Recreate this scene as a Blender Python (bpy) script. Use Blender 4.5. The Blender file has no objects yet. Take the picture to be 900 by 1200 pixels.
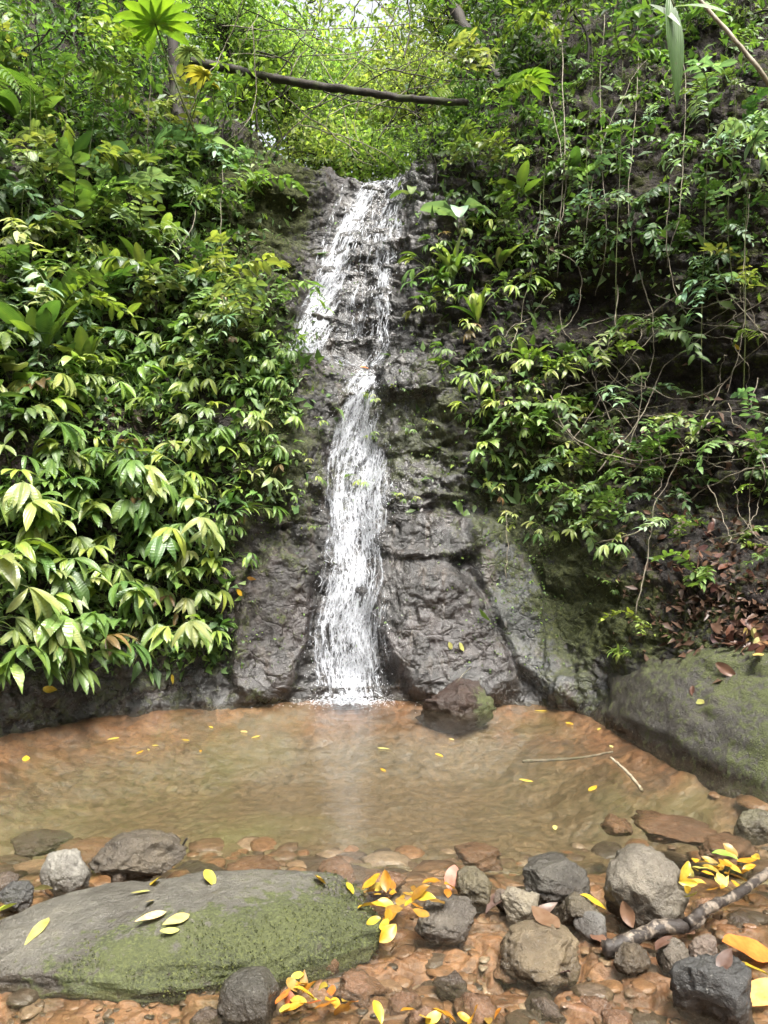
import bpy, bmesh, math, random
import numpy as np
from mathutils import Vector, Matrix, Euler
from mathutils.bvhtree import BVHTree

R = math.radians
random.seed(7)
rng = np.random.default_rng(7)
scn = bpy.context.scene
col = scn.collection

# ------------------------------------------------------------------ camera, sky, sun, exposure
CAM_H, FPX = 1.5, 906.0                       # eye height (m); focal length in photo pixels (900 x 1200)
cam = bpy.data.cameras.new('camera')
cam.sensor_fit = 'VERTICAL'; cam.sensor_height = 36.0; cam.lens = 36.0 * FPX / 1200.0
cam.clip_start = 0.05; cam.clip_end = 400
cam_o = bpy.data.objects.new('camera', cam); col.objects.link(cam_o)
cam_o.location = (0, 0, CAM_H); cam_o.rotation_euler = (R(90), 0, 0)
scn.camera = cam_o

SUN_EL, SUN_AZ = 64.0, 158.0                  # degrees; azimuth clockwise from +Y (behind the camera, a little right)
world = bpy.data.worlds.new('World'); scn.world = world; world.use_nodes = True
nt = world.node_tree; nt.nodes.clear()
sky = nt.nodes.new('ShaderNodeTexSky'); sky.sky_type = 'NISHITA'; sky.sun_disc = False
sky.sun_elevation = R(SUN_EL); sky.sun_rotation = R(SUN_AZ)
sky.air_density = 1.0; sky.dust_density = 6.0; sky.ozone_density = 0.6
hs = nt.nodes.new('ShaderNodeHueSaturation'); hs.inputs['Saturation'].default_value = 0.22
bg = nt.nodes.new('ShaderNodeBackground'); bg.inputs['Strength'].default_value = 0.095
wo = nt.nodes.new('ShaderNodeOutputWorld')
nt.links.new(sky.outputs[0], hs.inputs['Color']); nt.links.new(hs.outputs[0], bg.inputs[0]); nt.links.new(bg.outputs[0], wo.inputs[0])

sun = bpy.data.lights.new('sun', 'SUN'); sun.energy = 2.6; sun.angle = R(20); sun.color = (1.0, 0.96, 0.88)
sun_o = bpy.data.objects.new('sun', sun); col.objects.link(sun_o)
sd = Vector((math.sin(R(SUN_AZ)) * math.cos(R(SUN_EL)), math.cos(R(SUN_AZ)) * math.cos(R(SUN_EL)), math.sin(R(SUN_EL))))
sun_o.rotation_euler = sd.to_track_quat('Z', 'Y').to_euler()

scn.view_settings.view_transform = 'Standard'; scn.view_settings.look = 'None'
scn.view_settings.gamma = 1; scn.view_settings.use_curve_mapping = False
scn.view_settings.exposure = 2.2
scn.cycles.max_bounces = 6; scn.cycles.transparent_max_bounces = 12
scn.cycles.use_adaptive_sampling = True; scn.cycles.adaptive_threshold = 0.03; scn.cycles.adaptive_min_samples = 24
scn.cycles.diffuse_bounces = 3; scn.cycles.glossy_bounces = 3; scn.cycles.transmission_bounces = 4
scn.cycles.sample_clamp_indirect = 6

# ------------------------------------------------------------------ noise
def _hash(ix, iy, iz, seed):
    M = np.uint64(0xFFFFFFFF)
    h = (ix.astype(np.uint64) * np.uint64(374761393) + iy.astype(np.uint64) * np.uint64(668265263)
         + iz.astype(np.uint64) * np.uint64(2147483647) + np.uint64(seed * 144665 + 1013)) & M
    h = ((h ^ (h >> np.uint64(13))) * np.uint64(1274126177)) & M
    h = ((h ^ (h >> np.uint64(16))) * np.uint64(2246822519)) & M
    return h ^ (h >> np.uint64(15))

def perlin(P, seed=0):
    P = np.asarray(P, float); Pi = np.floor(P); f = P - Pi
    Pi = (Pi + 100000).astype(np.int64)
    u = f * f * f * (f * (f * 6 - 15) + 10)
    out = 0
    for dx in (0, 1):
        for dy in (0, 1):
            for dz in (0, 1):
                h = _hash(Pi[..., 0] + dx, Pi[..., 1] + dy, Pi[..., 2] + dz, seed)
                gx = (h & np.uint64(1023)).astype(float) / 511.5 - 1
                gy = ((h >> np.uint64(10)) & np.uint64(1023)).astype(float) / 511.5 - 1
                gz = ((h >> np.uint64(20)) & np.uint64(1023)).astype(float) / 511.5 - 1
                d = gx * (f[..., 0] - dx) + gy * (f[..., 1] - dy) + gz * (f[..., 2] - dz)
                w = (u[..., 0] if dx else 1 - u[..., 0]) * (u[..., 1] if dy else 1 - u[..., 1]) * (u[..., 2] if dz else 1 - u[..., 2])
                out = out + w * d
    return out

def fbm(P, octv=4, seed=0, gain=0.5):
    P = np.asarray(P, float); a, s, t = 1.0, 0.0, 0.0
    for i in range(octv):
        s = s + a * perlin(P * (2.03 ** i), seed + i * 17); t += a; a *= gain
    return s / t * 1.6

def ridged(P, octv=3, seed=0):
    P = np.asarray(P, float); a, s, t = 1.0, 0.0, 0.0
    for i in range(octv):
        s = s + a * (1 - np.minimum(1, np.abs(perlin(P * (2.1 ** i), seed + i * 31)) * 2.6)); t += a; a *= 0.5
    return s / t

def worley(P, seed=0, tilt=0.6):
    """blocky facets: per-cell offset plus a random tilt of each cell; also distance to the border"""
    P = np.asarray(P, float); Pi = np.floor(P).astype(np.int64) + 100000; f = P - np.floor(P)
    best = np.full(P.shape[:-1], 9.0); sec = best.copy(); val = np.zeros_like(best)
    for dx in (-1, 0, 1):
        for dy in (-1, 0, 1):
            for dz in (-1, 0, 1):
                h = _hash(Pi[..., 0] + dx, Pi[..., 1] + dy, Pi[..., 2] + dz, seed)
                j = [((h >> np.uint64(k)) & np.uint64(1023)).astype(float) / 1023 for k in (0, 10, 20)]
                h2 = _hash(Pi[..., 0] + dx, Pi[..., 1] + dy, Pi[..., 2] + dz, seed + 5)
                t = [((h2 >> np.uint64(k)) & np.uint64(1023)).astype(float) / 511.5 - 1 for k in (0, 10, 20)]
                e = [dx + j[0] - f[..., 0], dy + j[1] - f[..., 1], dz + j[2] - f[..., 2]]
                d = np.sqrt(e[0] ** 2 + e[1] ** 2 + e[2] ** 2)
                v = t[0] * 0.6 - tilt * (e[0] * t[1] + e[1] * t[2] + e[2] * t[0])
                m = d < best
                sec = np.where(m, best, np.minimum(sec, d)); val = np.where(m, v, val); best = np.where(m, d, best)
    return val, sec - best

def sstep(a, b, x):
    t = np.clip((x - a) / (b - a), 0, 1); return t * t * (3 - 2 * t)

# ------------------------------------------------------------------ mesh helpers
def mesh_np(name, V, faces, attrs=None, smooth=True):
    """faces: list of int arrays, each (m,3) or (m,4)."""
    V = np.asarray(V, np.float32)
    me = bpy.data.meshes.new(name)
    loops = np.concatenate([np.asarray(f, np.int32).ravel() for f in faces])
    tot = np.concatenate([np.full(len(f), np.asarray(f).shape[1], np.int32) for f in faces])
    start = np.concatenate([[0], np.cumsum(tot)[:-1]]).astype(np.int32)
    me.vertices.add(len(V)); me.vertices.foreach_set('co', V.ravel())
    me.loops.add(len(loops)); me.loops.foreach_set('vertex_index', loops)
    me.polygons.add(len(tot)); me.polygons.foreach_set('loop_start', start)
    me.polygons.foreach_set('loop_total', tot)
    me.update(calc_edges=True)
    me.polygons.foreach_set('use_smooth', np.full(len(tot), smooth, bool))
    for k, a in (attrs or {}).items():
        at = me.attributes.new(k, 'FLOAT', 'POINT'); at.data.foreach_set('value', np.asarray(a, np.float32).ravel())
    me.validate()
    return me

def grid_faces(nr, nc, off=0):
    i = np.arange(nr - 1)[:, None] * nc + np.arange(nc - 1)[None, :]
    i = i.ravel() + off
    return np.stack([i, i + 1, i + nc + 1, i + nc], 1)

class MB:
    def __init__(s): s.V = []; s.F4 = []; s.F3 = []; s.n = 0; s.T = []
    def add(s, V, F, tint=0.5):
        V = np.asarray(V, float); F = np.asarray(F)
        (s.F4 if F.shape[1] == 4 else s.F3).append(F + s.n)
        s.V.append(V); s.T.append(np.full(len(V), tint) if np.isscalar(tint) else np.asarray(tint)); s.n += len(V)
    def mesh(s, name, m, smooth=True):
        f = [np.concatenate(x) for x in (s.F4, s.F3) if x]
        me = mesh_np(name, np.concatenate(s.V), f, {'tint': np.concatenate(s.T)}, smooth)
        me.materials.append(m); return me

def ob(name, me, parent=None, loc=(0, 0, 0), rot=(0, 0, 0), sc=1.0, color=None):
    o = bpy.data.objects.new(name, me); col.objects.link(o)
    o.location = loc; o.rotation_euler = rot
    o.scale = (sc, sc, sc) if np.isscalar(sc) else sc
    if parent is not None: o.parent = parent
    if color is not None: o.color = (*color[:3], 1)
    return o

def tag(o, label=None, cat=None, group=None, kind=None):
    if label: o['label'] = label
    if cat: o['category'] = cat
    if group: o['group'] = group
    if kind: o['kind'] = kind
    return o

def empty(name, loc=(0, 0, 0), rot=(0, 0, 0), sc=1.0):
    o = ob(name, None, None, loc, rot, sc); o.empty_display_size = 0.1; return o

def catmull(P, n):
    P = np.asarray(P, float)
    Q = np.vstack([2 * P[0] - P[1], P, 2 * P[-1] - P[-2]])
    t = np.linspace(0, len(P) - 1 - 1e-6, n); i = t.astype(int); f = (t - i)[:, None]
    a, b, c, d = Q[i], Q[i + 1], Q[i + 2], Q[i + 3]
    return 0.5 * (2 * b + (c - a) * f + (2 * a - 5 * b + 4 * c - d) * f ** 2 + (3 * b - a - 3 * c + d) * f ** 3)

def tube(P, rad, sides=6, jitter=0.0, cap=True):
    P = np.asarray(P, float); n = len(P)
    rad = np.full(n, rad) if np.isscalar(rad) else np.asarray(rad)
    T = np.gradient(P, axis=0); T /= np.linalg.norm(T, axis=1)[:, None] + 1e-9
    up = np.array([0.13, 0.27, 0.95]); 
    if abs(T.mean(0) @ up) > 0.9 * np.linalg.norm(T.mean(0)): up = np.array([0.9, 0.3, 0.1])
    A = np.cross(T, up); A /= np.linalg.norm(A, axis=1)[:, None] + 1e-9
    B = np.cross(T, A)
    an = np.linspace(0, 2 * np.pi, sides, endpoint=False)
    rr = rad[:, None] * (1 + jitter * rng.normal(size=(n, sides)))
    V = P[:, None] + rr[..., None] * (np.cos(an)[None, :, None] * A[:, None] + np.sin(an)[None, :, None] * B[:, None])
    V = V.reshape(-1, 3)
    F = []
    i = np.arange(n - 1)[:, None] * sides; j = np.arange(sides)[None]; j2 = (j + 1) % sides
    F = np.stack([i + j, i + j2, i + sides + j2, i + sides + j], -1).reshape(-1, 4)
    if cap:
        V = np.vstack([V, P[0], P[-1]]); c0, c1 = n * sides, n * sides + 1
        jj = np.arange(sides); k = (jj + 1) % sides
        F = np.vstack([F, np.stack([np.full(sides, c0), np.full(sides, c0), k, jj], 1)[:, [0, 2, 3, 3]] * 0 + np.stack([jj, np.full(sides, c0), k, k], 1)[:, [0, 1, 2, 2]]]) if False else F
        T3 = np.vstack([np.stack([k, jj, np.full(sides, c0)], 1), np.stack([(n - 1) * sides + jj, (n - 1) * sides + k, np.full(sides, c1)], 1)])
        return V, F, T3
    return V, F, None

def add_tube(mb, P, rad, sides=6, jitter=0.0, tint=0.5):
    V, F, T3 = tube(P, rad, sides, jitter)
    base = mb.n
    mb.add(V, F, tint)
    if T3 is not None: mb.F3.append(T3 + base)

# leaf blade along +X, upper side +Z
def blade(L, W, droop=0.6, fold=0.25, n=6, shape='lance', lift=0.0, twist=0.0, wav=0.0):
    s = np.linspace(0, 1, n + 1)
    th = lift - droop * s
    dx = np.cos(th); dz = np.sin(th)
    x = np.concatenate([[0], np.cumsum((dx[1:] + dx[:-1]) / 2)]) * L / n
    z = np.concatenate([[0], np.cumsum((dz[1:] + dz[:-1]) / 2)]) * L / n
    if shape == 'lance': w = np.sin(np.pi * s ** 0.8) ** 0.9 * (1 - 0.25 * s)
    elif shape == 'ellipse': w = np.sin(np.pi * s ** 0.95) ** 0.7
    elif shape == 'strap': w = np.minimum(1, 0.3 + 2.2 * s) * np.minimum(1, (1 - s) * 3.0) ** 0.7
    elif shape == 'heart': w = np.minimum(1, (s * 6 + 0.35)) * np.sqrt(np.clip(1 - s ** 1.6, 0, 1))
    elif shape == 'obov': w = np.sin(np.pi * s ** 1.35) ** 0.8
    w = np.maximum(w, 0.015) * W / 2
    nx = -np.sin(th); nz = np.cos(th)
    f = fold + wav * np.sin(s * 9)
    tw = twist * s
    V = []
    for sd_ in (-1, -0.55, 0, 0.55, 1):
        a = abs(sd_)
        up = w * (a * f * (1.6 - 0.75 * a))
        yy = sd_ * w * np.cos(f * 0.8)
        V.append(np.stack([x + nx * (up + yy * np.sin(tw)) - (0.22 * W * a * (s < 0.02) if shape == 'heart' else 0), yy * np.cos(tw), z + nz * (up + yy * np.sin(tw))], 1))
    V = np.stack(V, 1).reshape(-1, 3)
    return V, grid_faces(n + 1, 5)

def bt(V, t):
    i = np.arange(len(V)) % 5; return np.clip(t + 0.3 * (i == 2) - 0.06 * ((i == 0) | (i == 4)), 0, 1)
def rotm(rx=0, ry=0, rz=0): return np.array(Euler((rx, ry, rz)).to_matrix())
def xf(V, M, t=(0, 0, 0)): return V @ np.asarray(M).T + np.asarray(t)

# ------------------------------------------------------------------ materials
class NT:
    def __init__(s, name):
        s.m = bpy.data.materials.new(name); s.m.use_nodes = True; s.t = s.m.node_tree; s.t.nodes.clear()
        s.out = s.n('ShaderNodeOutputMaterial')
    def n(s, ty, **kw):
        x = s.t.nodes.new(ty)
        for k, v in kw.items():
            if k.startswith('_'): setattr(x, k[1:], v)
            else:
                x.inputs[k.replace('__', ' ')].default_value = v
        return x
    def l(s, a, b): s.t.links.new(a, b); return b
    def noise(s, scale, detail=4, rough=0.55, vec=None, dist=0.0):
        x = s.n('ShaderNodeTexNoise', Scale=scale, Detail=detail, Roughness=rough, Distortion=dist)
        if vec is not None: s.l(vec, x.inputs['Vector'])
        return x.outputs['Fac']
    def ramp(s, fac, stops, interp='LINEAR'):
        x = s.n('ShaderNodeValToRGB'); cr = x.color_ramp; cr.interpolation = interp
        while len(cr.elements) < len(stops): cr.elements.new(0.5)
        for e, (p, c) in zip(cr.elements, stops):
            e.position = p; e.color = (*c, 1) if not np.isscalar(c) else (c, c, c, 1)
        s.l(fac, x.inputs[0]); return x.outputs[0]
    def mix(s, fac, a, b, mode='MIX'):
        x = s.n('ShaderNodeMix', _data_type='RGBA', _blend_type=mode)
        for v, i in ((fac, 0), (a, 6), (b, 7)):
            if hasattr(v, 'node'): s.l(v, x.inputs[i])
            else: x.inputs[i].default_value = v if np.isscalar(v) else (*v, 1) if len(v) == 3 else v
        return x.outputs[2]
    def math(s, op, a, b=0.5, clamp=False):
        x = s.n('ShaderNodeMath', _operation=op, _use_clamp=clamp)
        for v, i in ((a, 0), (b, 1)):
            if hasattr(v, 'node'): s.l(v, x.inputs[i])
            else: x.inputs[i].default_value = v
        return x.outputs[0]
    def attr(s, name): return s.n('ShaderNodeAttribute', _attribute_name=name).outputs['Fac']
    def pos(s): return s.n('ShaderNodeNewGeometry').outputs['Position']
    def obj(s): return s.n('ShaderNodeTexCoord').outputs['Object']
    def bump(s, h, strength=0.3, dist=0.02, nrm=None):
        x = s.n('ShaderNodeBump', Strength=strength, Distance=dist); s.l(h, x.inputs['Height'])
        if nrm is not None: s.l(nrm, x.inputs['Normal'])
        return x.outputs[0]
    def pbr(s, colr, rough=0.6, spec=0.5, nrm=None, **kw):
        b = s.n('ShaderNodeBsdfPrincipled')
        for v, k in ((colr, 'Base Color'), (rough, 'Roughness'), (spec, 'Specular IOR Level')):
            if hasattr(v, 'node'): s.l(v, b.inputs[k])
            else: b.inputs[k].default_value = v if np.isscalar(v) else (*v, 1)
        if nrm is not None: s.l(nrm, b.inputs['Normal'])
        for k, v in kw.items(): b.inputs[k.replace('__', ' ')].default_value = v
        return b.outputs[0]
    def done(s, sh): s.l(sh, s.out.inputs['Surface']); return s.m

def mat_leaf(name, rough=0.33, trans=0.32, veins=26.0):
    t = NT(name)
    c = t.n('ShaderNodeObjectInfo').outputs['Color']
    tint = t.attr('tint')
    v = t.ramp(tint, [(0, (0.55, 0.62, 0.6)), (0.5, (1, 1, 1)), (1, (1.45, 1.3, 0.95))])
    c1 = t.mix(1.0, c, v, 'MULTIPLY')
    n1 = t.noise(9, 3, vec=t.pos())
    c2 = t.mix(1.0, c1, t.ramp(n1, [(0.3, (0.8, 0.85, 0.8)), (0.7, (1.15, 1.1, 1.0))]), 'MULTIPLY')
    blot = t.ramp(t.noise(38, 4, vec=t.pos()), [(0.66, 0.0), (0.76, 1.0)])
    c3 = t.mix(t.math('MULTIPLY', blot, 0.45), c2, (0.09, 0.075, 0.025))
    w = t.n('ShaderNodeTexWave', Scale=veins, Distortion=1.5, Detail=1.0); t.l(t.obj(), w.inputs['Vector'])
    nr = t.bump(w.outputs['Fac'], 0.25, 0.006)
    p = t.pbr(c3, t.ramp(n1, [(0.2, rough - 0.08), (0.8, rough + 0.15)]), 0.5, nr)
    tr = t.n('ShaderNodeBsdfTranslucent'); t.l(t.mix(1.0, c3, (1.4, 1.55, 0.7), 'MULTIPLY'), tr.inputs['Color'])
    ms = t.n('ShaderNodeMixShader'); ms.inputs[0].default_value = trans
    t.l(p, ms.inputs[1]); t.l(tr.outputs[0], ms.inputs[2])
    return t.done(ms.outputs[0])

def mat_cliff():
    t = NT('wet_rock'); P = t.pos()
    wet, moss, soil = t.attr('wet'), t.attr('moss'), t.attr('soil')
    n1 = t.noise(1.3, 5, vec=P); n2 = t.noise(7, 6, 0.65, vec=P); n3 = t.noise(38, 5, 0.7, vec=P); n4 = t.noise(2.6, 4, vec=P, dist=0.6)
    rock = t.ramp(n2, [(0.3, (0.005, 0.0045, 0.004)), (0.52, (0.016, 0.0145, 0.013)), (0.75, (0.055, 0.05, 0.045))])
    red = t.ramp(n4, [(0.52, 0.0), (0.66, 1.0)])
    rock = t.mix(t.math('MULTIPLY', red, 0.6), rock, (0.022, 0.014, 0.013))
    pale = t.ramp(n3, [(0.58, 0.0), (0.75, 1.0)])
    rock = t.mix(t.math('MULTIPLY', pale, 0.4), rock, (0.13, 0.125, 0.115))
    rock = t.mix(t.math('MULTIPLY', t.attr('redd'), t.ramp(n4, [(0.4, 0.0), (0.6, 0.75)])), rock, (0.018, 0.0115, 0.010))
    rock = t.mix(t.math('MULTIPLY', t.attr('slab'), 0.75), rock, t.ramp(n2, [(0.3, (0.02, 0.021, 0.02)), (0.7, (0.075, 0.078, 0.072))]))
    sm = t.n('ShaderNodeMapping'); t.l(P, sm.inputs[0]); sm.inputs['Scale'].default_value = (9, 9, 0.7)
    stn = t.noise(1.0, 4, .6, vec=sm.outputs[0])
    rock = t.mix(t.math('MULTIPLY', t.ramp(stn, [(.52, 0.), (.68, 1.)]), .55), rock, (0.075, 0.058, 0.045))
    cm = t.n('ShaderNodeMapping'); t.l(P, cm.inputs[0]); cm.inputs['Scale'].default_value = (2.6, 2.6, 4.2); cm.inputs['Rotation'].default_value = (0.1, 0.35, 0)
    cw = t.n('ShaderNodeTexNoise', Scale=2.2, Detail=5.0); t.l(P, cw.inputs['Vector']); cs = t.n('ShaderNodeVectorMath', _operation='SCALE'); t.l(cw.outputs['Color'], cs.inputs[0]); cs.inputs['Scale'].default_value = 1.9
    ca = t.n('ShaderNodeVectorMath', _operation='ADD'); t.l(cm.outputs[0], ca.inputs[0]); t.l(cs.outputs[0], ca.inputs[1])
    cv = t.n('ShaderNodeTexVoronoi', Scale=1.0, _feature='DISTANCE_TO_EDGE'); t.l(ca.outputs[0], cv.inputs['Vector'])
    cv2 = t.n('ShaderNodeTexVoronoi', Scale=3.1, _feature='DISTANCE_TO_EDGE'); t.l(ca.outputs[0], cv2.inputs['Vector'])
    crack = t.math('MINIMUM', t.ramp(cv.outputs['Distance'], [(0.0, 0.0), (0.045, 1.0)]), t.ramp(cv2.outputs['Distance'], [(0.0, 0.75), (0.05, 1.0)]))
    soilc = t.ramp(n2, [(0.3, (0.008, 0.006, 0.005)), (0.7, (0.028, 0.02, 0.014))])
    c = t.mix(t.math('MULTIPLY', soil, t.ramp(n1, [(0.35, 0.4), (0.6, 1.0)])), rock, soilc)
    mossc = t.ramp(n3, [(0.3, (0.010, 0.012, 0.005)), (0.55, (0.032, 0.037, 0.012)), (0.75, (0.085, 0.09, 0.027))])
    mm = t.math('ADD', t.math('MULTIPLY', moss, 1.15), t.math('MULTIPLY', t.math('SUBTRACT', n2, 0.5), 2.2))
    mm = t.math('ADD', mm, t.math('MULTIPLY', t.math('SUBTRACT', n3, 0.5), 1.2))
    mm = t.ramp(mm, [(0.42, 0.0), (0.62, 1.0)])
    c = t.mix(mm, c, mossc)
    rg = t.math('SUBTRACT', 0.7, t.math('MULTIPLY', wet, 0.56))
    rg = t.math('ADD', rg, t.math('MULTIPLY', t.math('SUBTRACT', n2, 0.5), 0.35))
    rg = t.math('MAXIMUM', t.math('ADD', rg, t.math('MULTIPLY', mm, 0.3)), 0.1, clamp=True)
    h = t.math('ADD', t.math('MULTIPLY', n2, 1.0), t.math('MULTIPLY', n3, 0.45))
    vo = t.n('ShaderNodeTexVoronoi', Scale=16.0, _feature='F1'); t.l(t.n('ShaderNodeVectorMath', _operation='ADD').outputs[0], vo.inputs['Vector'])
    va = vo.inputs['Vector'].links[0].from_node; t.l(P, va.inputs[0])
    vn = t.n('ShaderNodeTexNoise', Scale=6.0, Detail=3.0); t.l(P, vn.inputs['Vector']); vs = t.n('ShaderNodeVectorMath', _operation='SCALE'); t.l(vn.outputs['Color'], vs.inputs[0]); vs.inputs['Scale'].default_value = 0.2; t.l(vs.outputs[0], va.inputs[1])
    vc = t.n('ShaderNodeSeparateColor'); t.l(vo.outputs['Color'], vc.inputs[0])
    h = t.math('ADD', h, t.math('MULTIPLY', vc.outputs[0], 0.12)); h = t.math('ADD', h, t.math('MULTIPLY', vo.outputs['Distance'], -0.7))
    h = t.math('ADD', h, t.math('MULTIPLY', crack, 0.3)); cn0 = t.bump(crack, 0.3, 0.02)
    nr = t.bump(h, 0.9, 0.034); cn = t.bump(t.math('ADD', n2, t.math('MULTIPLY', n3, 0.5)), 0.9, 0.03, cn0)
    nr = t.bump(t.noise(110, 4, 0.65, vec=P), 0.6, 0.012, nr)
    sp = t.math('ADD', 0.2, t.math('MULTIPLY', wet, 0.4))
    sh = t.pbr(c, rg, sp, nr); pb = sh.node
    t.l(t.math('MULTIPLY', t.math('MULTIPLY', wet, t.ramp(n4, [(0.35, 0.3), (0.6, 0.95)])), t.math('SUBTRACT', 1.0, t.math('MULTIPLY', mm, 0.9))), pb.inputs['Coat Weight']); pb.inputs['Coat Roughness'].default_value = 0.16; pb.inputs['Coat IOR'].default_value = 1.5
    t.l(cn, pb.inputs['Coat Normal'])
    return t.done(sh)

def mat_stone(name='stone', moss=False):
    t = NT(name); P = t.pos(); O = t.obj()
    c = t.n('ShaderNodeObjectInfo').outputs['Color']
    n1 = t.noise(5, 5, 0.6, vec=P); n2 = t.noise(26, 6, 0.7, vec=P); n3 = t.noise(110, 3, 0.6, vec=P)
    c1 = t.mix(1.0, c, t.ramp(n1, [(0.25, (0.55, 0.52, 0.5)), (0.5, (1, 1, 1)), (0.75, (1.4, 1.38, 1.3))]), 'MULTIPLY')
    c1 = t.mix(1.0, c1, t.ramp(n2, [(0.3, (0.7, 0.7, 0.7)), (0.7, (1.25, 1.25, 1.22))]), 'MULTIPLY')
    sp = t.ramp(n3, [(0.62, 0.0), (0.72, 1.0)])
    c1 = t.mix(t.math('MULTIPLY', sp, 0.3), c1, (0.36, 0.35, 0.31))
    z = t.n('ShaderNodeSeparateXYZ'); t.l(P, z.inputs[0])
    wet = t.ramp(t.math('ADD', z.outputs['Z'], t.math('MULTIPLY', t.math('SUBTRACT', n1, 0.5), 0.12)), [(0.02, 1.0), (0.07, 0.0)])
    c1 = t.mix(t.math('MULTIPLY', wet, 0.55), c1, (0.03, 0.022, 0.016))
    rg = t.math('SUBTRACT', 0.42, t.math('MULTIPLY', wet, 0.3))
    rg = t.math('ADD', rg, t.math('MULTIPLY', t.math('SUBTRACT', n2, 0.5), 0.4))
    if moss:
        g = t.n('ShaderNodeNewGeometry'); sx = t.n('ShaderNodeSeparateXYZ'); t.l(g.outputs['Normal'], sx.inputs[0])
        am = t.attr('moss')
        mm = t.math('ADD', am, t.math('MULTIPLY', t.math('SUBTRACT', n2, 0.5), 2.6))
        mm = t.math('ADD', mm, t.math('MULTIPLY', t.math('SUBTRACT', n1, 0.5), 0.8))
        mm = t.ramp(mm, [(0.45, 0.0), (0.68, 0.92)])
        mossc = t.ramp(n3, [(0.3, (0.012, 0.014, 0.006)), (0.5, (0.035, 0.042, 0.012)), (0.72, (0.095, 0.11, 0.028))])
        mossc = t.mix(t.ramp(n1, [(0.4, 0.0), (0.65, 0.6)]), mossc, (0.055, 0.064, 0.016))
        c1 = t.mix(mm, c1, mossc)
        rg = t.math('ADD', rg, t.math('MULTIPLY', mm, 0.4), clamp=True)
    h = t.math('ADD', n2, t.math('MULTIPLY', n3, 0.3))
    return t.done(t.pbr(c1, rg, 0.45, t.bump(h, 1.0, 0.02)))

def mat_bed():
    t = NT('stream_bed_rock'); P = t.pos()
    v = t.n('ShaderNodeTexVoronoi', Scale=6.5, _feature='F1'); 
    pw = t.n('ShaderNodeVectorMath', _operation='ADD'); t.l(P, pw.inputs[0])
    nn = t.n('ShaderNodeTexNoise', Scale=3.5, Detail=3.0); t.l(P, nn.inputs['Vector'])
    sc = t.n('ShaderNodeVectorMath', _operation='SCALE'); t.l(nn.outputs['Color'], sc.inputs[0]); sc.inputs['Scale'].default_value = 0.35
    t.l(sc.outputs[0], pw.inputs[1]); t.l(pw.outputs[0], v.inputs['Vector'])
    cellc = t.n('ShaderNodeSeparateColor'); t.l(v.outputs['Color'], cellc.inputs[0])
    n1 = t.noise(2.0, 5, vec=P); n2 = t.noise(22, 6, 0.7, vec=P); n3 = t.noise(90, 3, vec=P)
    c = t.ramp(n1, [(0.3, (0.08, 0.05, 0.03)), (0.5, (0.18, 0.10, 0.055)), (0.7, (0.27, 0.175, 0.105))])
    c = t.mix(0.6, c, t.ramp(cellc.outputs[0], [(0, (0.06, 0.042, 0.03)), (0.5, (0.17, 0.092, 0.05)), (1, (0.27, 0.165, 0.095))]))
    c = t.mix(1.0, c, t.ramp(n2, [(0.32, (0.4, 0.38, 0.36)), (0.5, (1, 1, 1)), (0.68, (1.5, 1.45, 1.4))]), 'MULTIPLY')
    ol = t.ramp(t.noise(0.9, 4, vec=P, dist=0.5), [(0.5, 0.0), (0.68, 0.75)])
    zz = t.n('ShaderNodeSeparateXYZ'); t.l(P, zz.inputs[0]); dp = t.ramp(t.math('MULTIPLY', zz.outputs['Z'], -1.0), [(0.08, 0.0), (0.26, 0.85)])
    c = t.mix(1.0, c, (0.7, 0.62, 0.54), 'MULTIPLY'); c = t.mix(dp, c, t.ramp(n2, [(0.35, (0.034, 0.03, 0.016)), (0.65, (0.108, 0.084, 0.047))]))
    c = t.mix(ol, c, (0.09, 0.085, 0.035))
    h = t.math('ADD', t.math('MULTIPLY', v.outputs['Distance'], -0.6), t.math('MULTIPLY', n2, 0.7))
    return t.done(t.pbr(c, t.ramp(n2, [(0.3, 0.3), (0.7, 0.6)]), 0.5, t.bump(h, 0.6, 0.03)))

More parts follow.
